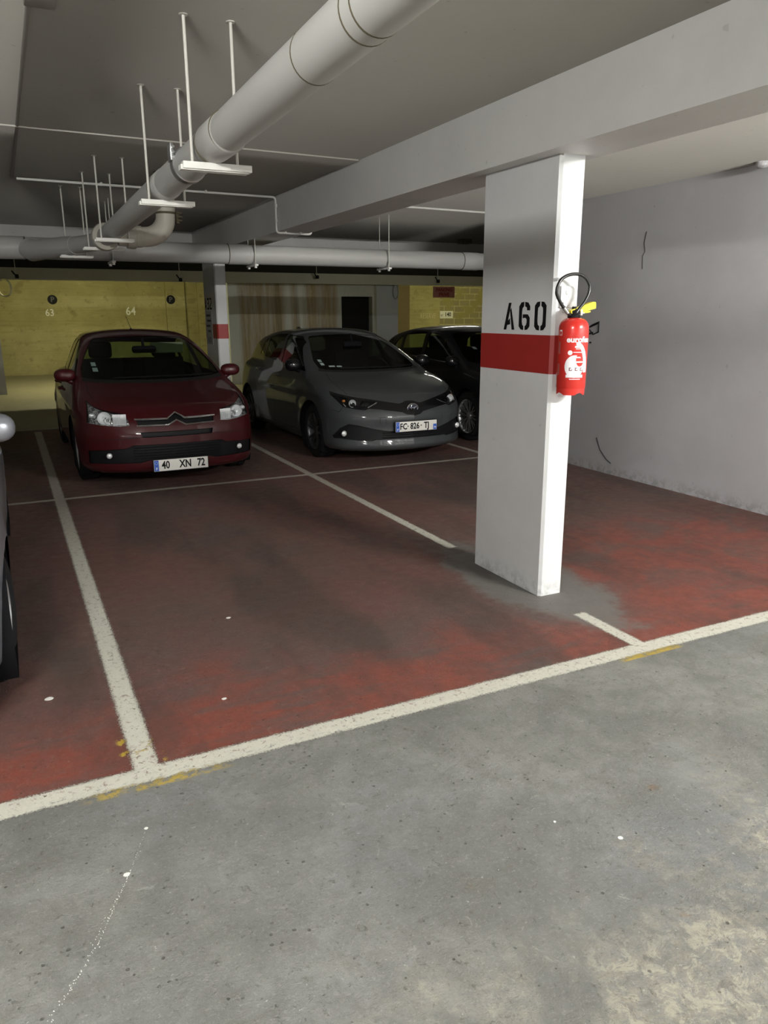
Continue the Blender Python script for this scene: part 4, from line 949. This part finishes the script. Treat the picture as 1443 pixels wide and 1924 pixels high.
# ---- dark red hatchback
def red_car(root):
    sh=C4; B=Body(sh)
    common(root,B,sh,None,None,
      [(1.20,.99),(2.27,1.015),(2.34,1.385),(2.12,1.372),(1.90,1.315),(1.55,1.165)],[(2.42,1.02),(3.12,1.045),(3.02,1.32),(2.75,1.375),(2.46,1.385)],[(3.19,1.055),(3.42,1.085),(3.12,1.28)],
      poly_sym([(0,.994),(.40,.999),(.62,1.008),(.722,1.026),(.712,1.10),(.640,1.23),(.535,1.365),(.49,1.395),(.25,1.408),(0,1.413)]),
      poly_sym([(0,1.06),(.50,1.06),(.56,1.09),(.50,1.25),(.42,1.30),(0,1.315)]),
      [[(1.20,.96),(1.12,.70),(1.20,.30)],[(2.34,1.0),(2.35,.30)],[(3.14,1.03),(3.22,.75),(3.02,.50),(2.95,.30)],[(1.2,.28),(2.95,.28)]],None,None,None,None)
    B.cut(poly_sym([(0,.966),(.5,.972),(.73,.988),(.722,1.026),(.62,1.008),(.40,.999),(0,.994)]),'front','gap',lambda q,n:.8<q.y<1.4,('body',))
    hl=[(.760,.850),(.716,.806),(.650,.777),(.560,.757),(.472,.744),(.446,.705),(.432,.638),(.520,.632),(.650,.640),(.790,.655)]
    for P in both(hl): B.cut(P,'front','headlight',FR)
    up=[(.383,.690),(.083,.686),(.0,.736)]; lo=[(.370,.632),(.083,.627),(.0,.672)]
    gr=[(.37,.684),(.088,.680),(0,.728)]; gl=[(0,.676),(.085,.634),(.36,.638)]
    B.cut([(-a,b) for a,b in gr]+[(a,b) for a,b in reversed(gr[:-1])]+[(a,b) for a,b in reversed(gl[1:])]+[(0,.676)]+[(-a,b) for a,b in gl[1:]],'front','grille',FR,('body',))
    B.cut([(-.345,.572),(.345,.572),(.332,.522),(-.332,.522)],'front','slot',FR,('body',))
    it=poly_sym([(0,.452),(.40,.452),(.425,.450),(.475,.425),(.74,.402),(.80,.392),(.80,.262),(.74,.272),(.47,.279),(.36,.279),(.275,.302),(0,.302)])
    B.cut(it,'front','intake',FR,('body',))
    B.strip([(-.76,.50),(-.66,.505),(-.36,.527)],'front',.006,'gap',FR); B.strip([(.36,.527),(.66,.505),(.76,.50)],'front',.006,'gap',FR)
    for sx in (1,-1): B.strip([(sx*.700,1.04),(sx*.715,.80),(sx*.690,.50),(sx*.64,.36)],'top',.006,'gap',lambda q,n:n.z>.4)
    B.finish()
    pm=paint('dark_red_car_paint',(.048,.003,.005),.0,.5)
    build_parts(root,B,sh,pm,(M['glass'],M['glass']),'seven',.20,.195,'rim',0)
    B.part(['grille'],'grille',[M['plast'],M['plast']],root,inset=.03)
    s=B.part(['slot'],'air_slot',[M['plast'],M['plast']],root,inset=.05)
    s=B.part(['intake'],'lower_intake',[M['plast'],M['plast']],root,inset=.035)
    b=MB()
    for k in range(5): z=.32+.026*k; b.tube([(x,yfront(sh,x,z)+.018,z) for x in [-.42+.84*i/12 for i in range(13)]],.0045,6)
    obj('intake_slats',b,M['plast'],s,local=True)
    for P in (up,lo):
        b=MB(); strip_tube(b,sh,[(-a,c) for a,c in P]+[(a,c) for a,c in reversed(P[:-1])],.0095,off=.001)
        obj('chrome_chevron',b,M['chrome'],root,local=True)
    add_lamp_parts(root,B,sh,[('bowl',.640,.703,.056,M['lampchrome']),('flutes',.510,.688,.054,M['lampchrome']),('block',.735,.72,.028,M['lampchrome'])],[M['lampdark'],M['lampdark']],.07)
    fog_lamps(root,sh,.632,.352,.028)
    plate(root,.005,yfront(sh,0,.30)-.020,.248,'40 XN 72',old=True)
    for sx in (1,-1): mirror(root,sx,1.28,1.045,.215,.135,.15,pm,sh,.985)
    handles(root,sh,[(2.16,.84),(2.98,.86)],pm)
    wipers(root,sh,.90); interior(root,sh)
    P=[(x,y,ztop(sh,x,y)) for x,y in ((-.03,2.28),)]; x,y,z=P[0]
    b=MB(); b.lathe([(.018,0),(.016,.012),(.006,.022),(0,.022)],(x,y,z-.003),'Z',14); b.tube([(x,y,z+.015),(x-.045,y+.035,z+.17)],[.0035,.0018],6); obj('antenna',b,M['plast'],root,local=True)
    b=MB(); 
    for k,(zz,w) in enumerate(((1.125,.045),(1.075,.050))):
        x0=-.60; b.add([(x0,yfront(sh,x0,zz,1.0)-.003+.0,zz),(x0+w,yfront(sh,x0+w,zz,1.0)-.003,zz),(x0+w,yfront(sh,x0+w,zz+.035,1.0)-.003,zz+.035),(x0,yfront(sh,x0,zz+.035,1.0)-.003,zz+.035)],[(0,1,2,3)])
    obj('windscreen_sticker',b,plain('pale_sticker',(.20,.30,.26),.5),root,local=True)
    b=MB(); b.add([(.04,1.60,1.372),(.42,1.60,1.345),(.42,1.50,1.25),(.06,1.50,1.27)],[(0,1,2,3)])
    # sun visor lowered on the passenger side
    v=MB(); v.box(.10,.47,1.79,1.805,1.225,1.345,bev=.006); obj('sun_visor',v,plain('visor_cloth',(.10,.12,.07),.8),root,local=True)
    return B

# ---- grey hatchback
def side_common(root,sh): pass
def grey_car(root):
    sh=AU; B=Body(sh)
    common(root,B,sh,None,None,
      [(1.30,.985),(2.25,1.048),(2.34,1.392),(2.10,1.372),(1.90,1.305),(1.60,1.15)],[(2.36,1.052),(3.06,1.080),(3.12,1.345),(2.85,1.385),(2.45,1.398)],[(3.14,1.085),(3.38,1.105),(3.34,1.26),(3.20,1.335)],
      poly_sym([(0,.998),(.50,1.001),(.585,1.004),(.650,1.024),(.645,1.10),(.56,1.245),(.485,1.350),(.45,1.372),(.25,1.388),(0,1.394)]),
      poly_sym([(0,1.09),(.50,1.09),(.56,1.12),(.50,1.27),(.42,1.33),(0,1.345)]),
      [[(1.26,.965),(1.20,.68),(1.27,.30)],[(2.30,1.03),(2.32,.30)],[(3.10,1.06),(3.24,.78),(3.05,.52),(2.96,.30)],[(1.27,.28),(2.96,.28)]],None,None,None,None)
    B.cut(poly_sym([(0,.975),(.5,.980),(.68,.99),(.650,1.024),(.585,1.004),(.50,1.001),(0,.998)]),'front','gap',lambda q,n:.8<q.y<1.5,('body',))
    band=poly_sym([(0,.706),(.05,.703),(.095,.688),(.135,.680),(.25,.700),(.34,.716),(.477,.738),(.60,.756),(.70,.781),(.782,.810),(.792,.775),(.728,.656),(.66,.640),(.538,.623),(.49,.638),(.40,.632),(.25,.612),(.13,.592),(.077,.562),(0,.551)])
    B.cut(band,'front','band',FR)
    hl=[(.735,.760),(.650,.742),(.560,.722),(.470,.710),(.378,.704),(.378,.694),(.500,.645),(.535,.634),(.66,.645),(.712,.660)]
    for P in both(hl): B.cut(P,'front','headlight',FR,('band',))
    it=poly_sym([(0,.387),(.24,.389),(.30,.390),(.39,.404),(.50,.430),(.61,.458),(.70,.472),(.768,.423),(.822,.330),(.812,.303),(.762,.306),(.62,.290),(.48,.284),(.43,.297),(.24,.300),(0,.302)])
    B.cut(it,'front','intake',FR,('body',))
    for sx in (1,-1):
        B.strip([(sx*.60,1.17),(sx*.665,.85),(sx*.665,.52),(sx*.64,.42)],'top',.006,'gap',lambda q,n:n.z>.3)
        B.strip([(sx*.395,.545),(sx*.395,.49),(sx*.39,.47)],'front',.004,'gap',FR)
    B.strip([(-.395,.545),(-.335,.545),(-.325,.47)],'front',.004,'gap',FR)
    B.strip([(-.82,.62),(-.77,.60),(-.73,.655)],'front',.005,'gap',FR)
    B.finish()
    pm=paint('mid_grey_car_paint',(.044,.049,.051),.1,.5)
    build_parts(root,B,sh,pm,(M['glassdark'],M['glassdark']),'split',.215,.205,'rimgrey',0)
    B.part(['band'],'front_trim_band',[M['lampblack']],root)
    s=B.part(['intake'],'lower_intake',[M['plast'],M['plast']],root,inset=.03)
    b=MB()
    for k in range(3): z=.315+.027*k; b.tube([(x,yfront(sh,x,z)+.014,z) for x in [-.36+.72*i/12 for i in range(13)]],.0045,6)
    obj('intake_slats',b,M['plast'],s,local=True)
    add_lamp_parts(root,B,sh,[('bowl',.630,.690,.040,M['lampchrome']),('block',.695,.712,.020,M['amber']),('bowl',.535,.680,.024,M['plast'])],[M['plast'],M['plast']],.06)
    for sx in (1,-1):
        b=MB(); P=[(.385,.696),(.44,.672),(.50,.648)]; b.tube([(x*sx,yfront(sh,x*sx,z)+.006,z) for x,z in P],.006,8); obj('lamp_trim',b,M['chrome'],root,local=True)
        b=MB(); P=[(.735,.755),(.728,.70),(.70,.66)]; b.tube([(x*sx,yfront(sh,x*sx,z)+.012,z) for x,z in P],.005,8); obj('lamp_trim',b,M['lampchrome'],root,local=True)
    fog_lamps(root,sh,.735,.362,.033)
    y=yfront(sh,0,.632)-.008; b=MB()
    def ring(cx_,cz,a,c,r): b.tube([(cx_+a*math.cos(t),y,cz+c*math.sin(t)) for t in [i*2*math.pi/36 for i in range(36)]],r,8,closed=True)
    ring(0,.632,.064,.046,.0055); ring(0,.632,.019,.044,.0042); ring(0,.652,.046,.020,.0042)
    obj('badge',b,M['chrome'],root,local=True); b=MB(); b.lathe([(0,-.001),(1,0),(1,.008)],(0,0,0),'Y',36); b.v=[(v[0]*.064,y+.004+v[1],.632+v[2]*.046) for v in b.v]; obj('badge_plate',b,plain('badge_blue_black',(.02,.03,.06),.2),root,local=True)
    plate(root,.018,yfront(sh,0,.44)-.028,.437,'FC-826-TJ')
    for sx in (1,-1): mirror(root,sx,1.47,1.055,.205,.150,.18,M['lampblack'],sh,1.0)
    handles(root,sh,[(2.18,.885),(3.02,.915)],pm)
    wipers(root,sh,1.02); interior(root,sh,.05)
    x,y=-.04,3.45; z=ztop(sh,x,y); b=MB(); b.prism([(0,0),(.20,0),(.19,.05),(.14,.055)],lambda a,c,d:(x-.015+d,y+a,z-.004+c),.03); obj('antenna_fin',b,pm,root,local=True)
    b=MB()
    for (x0,zz,w,h) in ((-.595,1.085,.040,.026),(-.595,1.050,.040,.026),(-.52,1.032,.07,.014),(-.43,1.030,.06,.014)):
        b.add([(x0,yfront(sh,x0,zz,1.0)-.003,zz),(x0+w,yfront(sh,x0+w,zz,1.0)-.003,zz),(x0+w,yfront(sh,x0+w,zz+h,1.0)-.003,zz+h),(x0,yfront(sh,x0,zz+h,1.0)-.003,zz+h)],[(0,1,2,3)])
    obj('windscreen_sticker',b,plain('pale_sticker_2',(.30,.38,.38),.5),root,local=True)
def plain_car(root,sh,pm,style,rimr,glassm,steer=0,rimmat='rim',chrome_line=False,mirror_mat=None,mz=1.03,my=1.30,mw=.20,mh=.14,mo=.99):
    B=Body(sh,40,70,22,128)
    common(root,B,sh,None,None,
      [(1.25,.985),(2.25,1.035),(2.33,1.385),(2.10,1.365),(1.90,1.30),(1.58,1.14)],[(2.36,1.04),(3.06,1.075),(3.10,1.34),(2.85,1.38),(2.45,1.39)],[(3.14,1.085),(3.45,1.12),(3.36,1.24),(3.18,1.33)],
      poly_sym([(0,.998),(.50,1.001),(.60,1.006),(.670,1.024),(.655,1.10),(.57,1.245),(.49,1.350),(.45,1.372),(.25,1.388),(0,1.394)]),
      poly_sym([(0,1.09),(.50,1.09),(.56,1.12),(.50,1.27),(.42,1.33),(0,1.345)]),
      [[(1.22,.965),(1.16,.68),(1.24,.30)],[(2.30,1.03),(2.32,.30)],[(3.10,1.06),(3.24,.78),(3.05,.52),(2.96,.30)],[(1.24,.28),(2.96,.28)]],None,None,None,None)
    hl=[(.775,.820),(.66,.780),(.52,.745),(.47,.700),(.50,.650),(.66,.650),(.80,.680)]
    for P in both(hl): B.cut(P,'front','headlight',FR)
    B.cut(poly_sym([(0,.64),(.40,.64),(.44,.60),(.38,.56),(0,.56)]),'front','grille',FR,('body',))
    B.cut(poly_sym([(0,.42),(.45,.42),(.76,.40),(.78,.31),(.5,.26),(0,.26)]),'front','intake',FR,('body',))
    for sx in (1,-1): B.strip([(sx*.64,1.12),(sx*.69,.80),(sx*.68,.52),(sx*.64,.40)],'top',.006,'gap',lambda q,n:n.z>.3)
    B.finish()
    build_parts(root,B,sh,pm,(glassm,glassm),style,rimr,.205,rimmat,steer)
    B.part(['grille'],'grille',[M['plast'],M['plast']],root,inset=.03); B.part(['intake'],'lower_intake',[M['plast'],M['plast']],root,inset=.03)
    add_lamp_parts(root,B,sh,[('bowl',.64,.72,.045,M['lampchrome']),('bowl',.54,.70,.035,M['lampchrome'])],[M['plast'],M['plast']],.06)
    for sx in (1,-1): mirror(root,sx,my,mz,mw,mh,.17,mirror_mat or pm,sh,mo)
    handles(root,sh,[(2.18,.87),(3.02,.90)],pm); interior(root,sh,.03); wipers(root,sh,1.0)
    if chrome_line:
        for sx in (1,-1):
            P=[(1.35,.985),(2.25,1.025),(3.10,1.065),(3.44,1.10)]; b=MB(); b.tube([(sx*(xside(sh,a,c)+.002),a,c) for a,c in P],.0065,6); obj('window_trim',b,M['chrome'],root,local=True)

rc=thing('car','dark red hatchback with chrome chevron grille and plate 40 XN 72','car',(1.415,7.38,0)); red_car(rc)
gc=thing('car','grey hatchback parked to the right of the dark red one, plate FC-826-TJ','car',(4.03,7.42,0)); grey_car(gc)
BL=CarShape(1.78,4.25,
 front=[(.10,.12),(.17,.035),(.22,.0),(.30,.0),(.42,.0),(.52,.01),(.60,.02),(.68,.05),(.76,.12),(.90,.30)],
 hood=[(0,.68),(.06,.73),(.2,.81),(.4,.88),(.7,.94),(1.0,.985),(1.4,1.01),(2.5,1.02),(4.25,1.04)],
 side=[(.10,.80),(.2,.86),(.35,.885),(.55,.89),(.75,.878),(.95,.84),(1.1,.81)],
 wind=((1.0,.985),(1.98,1.40)),
 roof=[(.9,1.30),(1.95,1.41),(2.4,1.475),(2.9,1.47),(3.5,1.40),(3.95,1.24),(4.25,.98)],
 rear=[(.1,4.12),(.3,4.25),(.7,4.24),(1.0,4.14),(1.2,3.95),(1.5,3.6)],
 belt=.98,tumble=.36,gw=[(.9,.80),(1.6,.82),(2.6,.81),(3.6,.74),(4.2,.66)],
 plan=[(0,0),(.3,.02),(.55,.08),(.75,.17),(.9,.30),(1.0,.43),(1.15,.7)],
 rb=.17,axles=(.95,3.50),wr=.325)
bc=thing('car','black hatchback half hidden behind the near white pillar','car',(6.30,7.62,0))
plain_car(bc,BL,paint('black_car_paint',(.004,.004,.005),.0,.5),'many',.225,M['glass'],rimmat='rim',chrome_line=True,mirror_mat=M['lampblack'])
b=MB()
for (x0,zz,w,h) in ((-.42,1.17,.05,.03),(-.37,1.09,.045,.055)):
    b.add([(x0,yfront(BL,x0,zz,1.0)-.003,zz),(x0+w,yfront(BL,x0+w,zz,1.0)-.003,zz),(x0+w,yfront(BL,x0+w,zz+h,1.0)-.003,zz+h),(x0,yfront(BL,x0,zz+h,1.0)-.003,zz+h)],[(0,1,2,3)])
obj('windscreen_sticker',b,plain('pale_sticker_3',(.30,.36,.36),.5),bc,local=True)
SV=CarShape(1.75,4.0,
 front=[(.10,.12),(.17,.035),(.22,.0),(.30,.0),(.42,.0),(.52,.01),(.60,.02),(.68,.05),(.76,.12),(.90,.30)],
 hood=[(0,.70),(.06,.75),(.2,.83),(.4,.90),(.7,.955),(1.0,1.0),(1.4,1.02),(2.5,1.02),(4.0,1.04)],
 side=[(.10,.80),(.2,.845),(.35,.868),(.55,.880),(.68,.885),(.80,.865),(.95,.835),(1.1,.80)],
 wind=((.95,.995),(1.90,1.41)),
 roof=[(.9,1.30),(1.85,1.42),(2.4,1.485),(2.9,1.475),(3.4,1.40),(3.75,1.24),(4.0,.98)],
 rear=[(.1,3.9),(.3,4.0),(.7,3.99),(1.0,3.90),(1.2,3.75),(1.5,3.5)],
 belt=.98,tumble=.36,gw=[(.9,.80),(1.6,.81),(2.6,.80),(3.4,.74),(4.0,.66)],
 plan=[(0,0),(.3,.02),(.55,.08),(.75,.18),(.9,.33),(1.0,.48),(1.15,.75)],
 rb=.17,axles=(.92,3.40),wr=.31)
SV.tapf=.17
vc=thing('car','silver car cut off by the left edge, showing door mirror and front wheel','car',(-.985,2.83,0))
plain_car(vc,SV,paint('silver_car_paint',(.36,.38,.42),.6,.28),'five',.20,M['glass'],steer=-.13,my=1.62,mz=1.085,mw=.215,mh=.155,mo=.992)

# ------------------------------------------------------------------ light and camera
W_=(1.0,.985,.94); Y_=(1.0,.94,.55)
lamp(4.2,-1.0,2.765,1.25,2800,W_,'white strip light under the ceiling to the right of the viewpoint')
lamp(-1.2,-.2,2.765,1.25,1500,W_,'white strip light under the ceiling just left of the viewpoint')
lamp(2.0,18.8,2.765,2.4,340,Y_,'yellowish strip light behind the far lintel, left one',name='yellow_strip')
lamp(13.6,19.0,2.765,2.4,330,Y_,'yellowish strip light behind the far lintel, right one',name='yellow_strip')
lamp(8.5,13.6,2.765,1.25,120,(1.0,.97,.85),'white strip light in the far aisle above the right side')
wd=bpy.data.worlds.new('garage_air'); scene.world=wd; wd.use_nodes=True
wd.node_tree.nodes['Background'].inputs[0].default_value=(.5,.5,.55,1); wd.node_tree.nodes['Background'].inputs[1].default_value=.02

yaw,pit,rol,fpx=R(26.1373),R(14.7392),R(-.22386),1420.2
F_=Vector((math.sin(yaw)*math.cos(pit),math.cos(yaw)*math.cos(pit),-math.sin(pit))); r0=Vector((math.cos(yaw),-math.sin(yaw),0)); u0=r0.cross(F_)
r1=r0*math.cos(rol)+u0*math.sin(rol); u1=u0*math.cos(rol)-r0*math.sin(rol)
cam=bpy.data.cameras.new('camera'); co=bpy.data.objects.new('camera',cam); COL.objects.link(co)
m=Matrix((r1,u1,-F_)).transposed().to_4x4(); m.translation=Vector((0,0,1.66)); co.matrix_world=m
cam.sensor_fit='VERTICAL'; cam.sensor_height=24.0; cam.lens=fpx/1924*24.0; cam.clip_start=.05; cam.clip_end=100
scene.camera=co
scene.view_settings.view_transform='Standard'; scene.view_settings.look='None'; scene.view_settings.gamma=1; scene.view_settings.use_curve_mapping=False
scene.view_settings.exposure=0.12
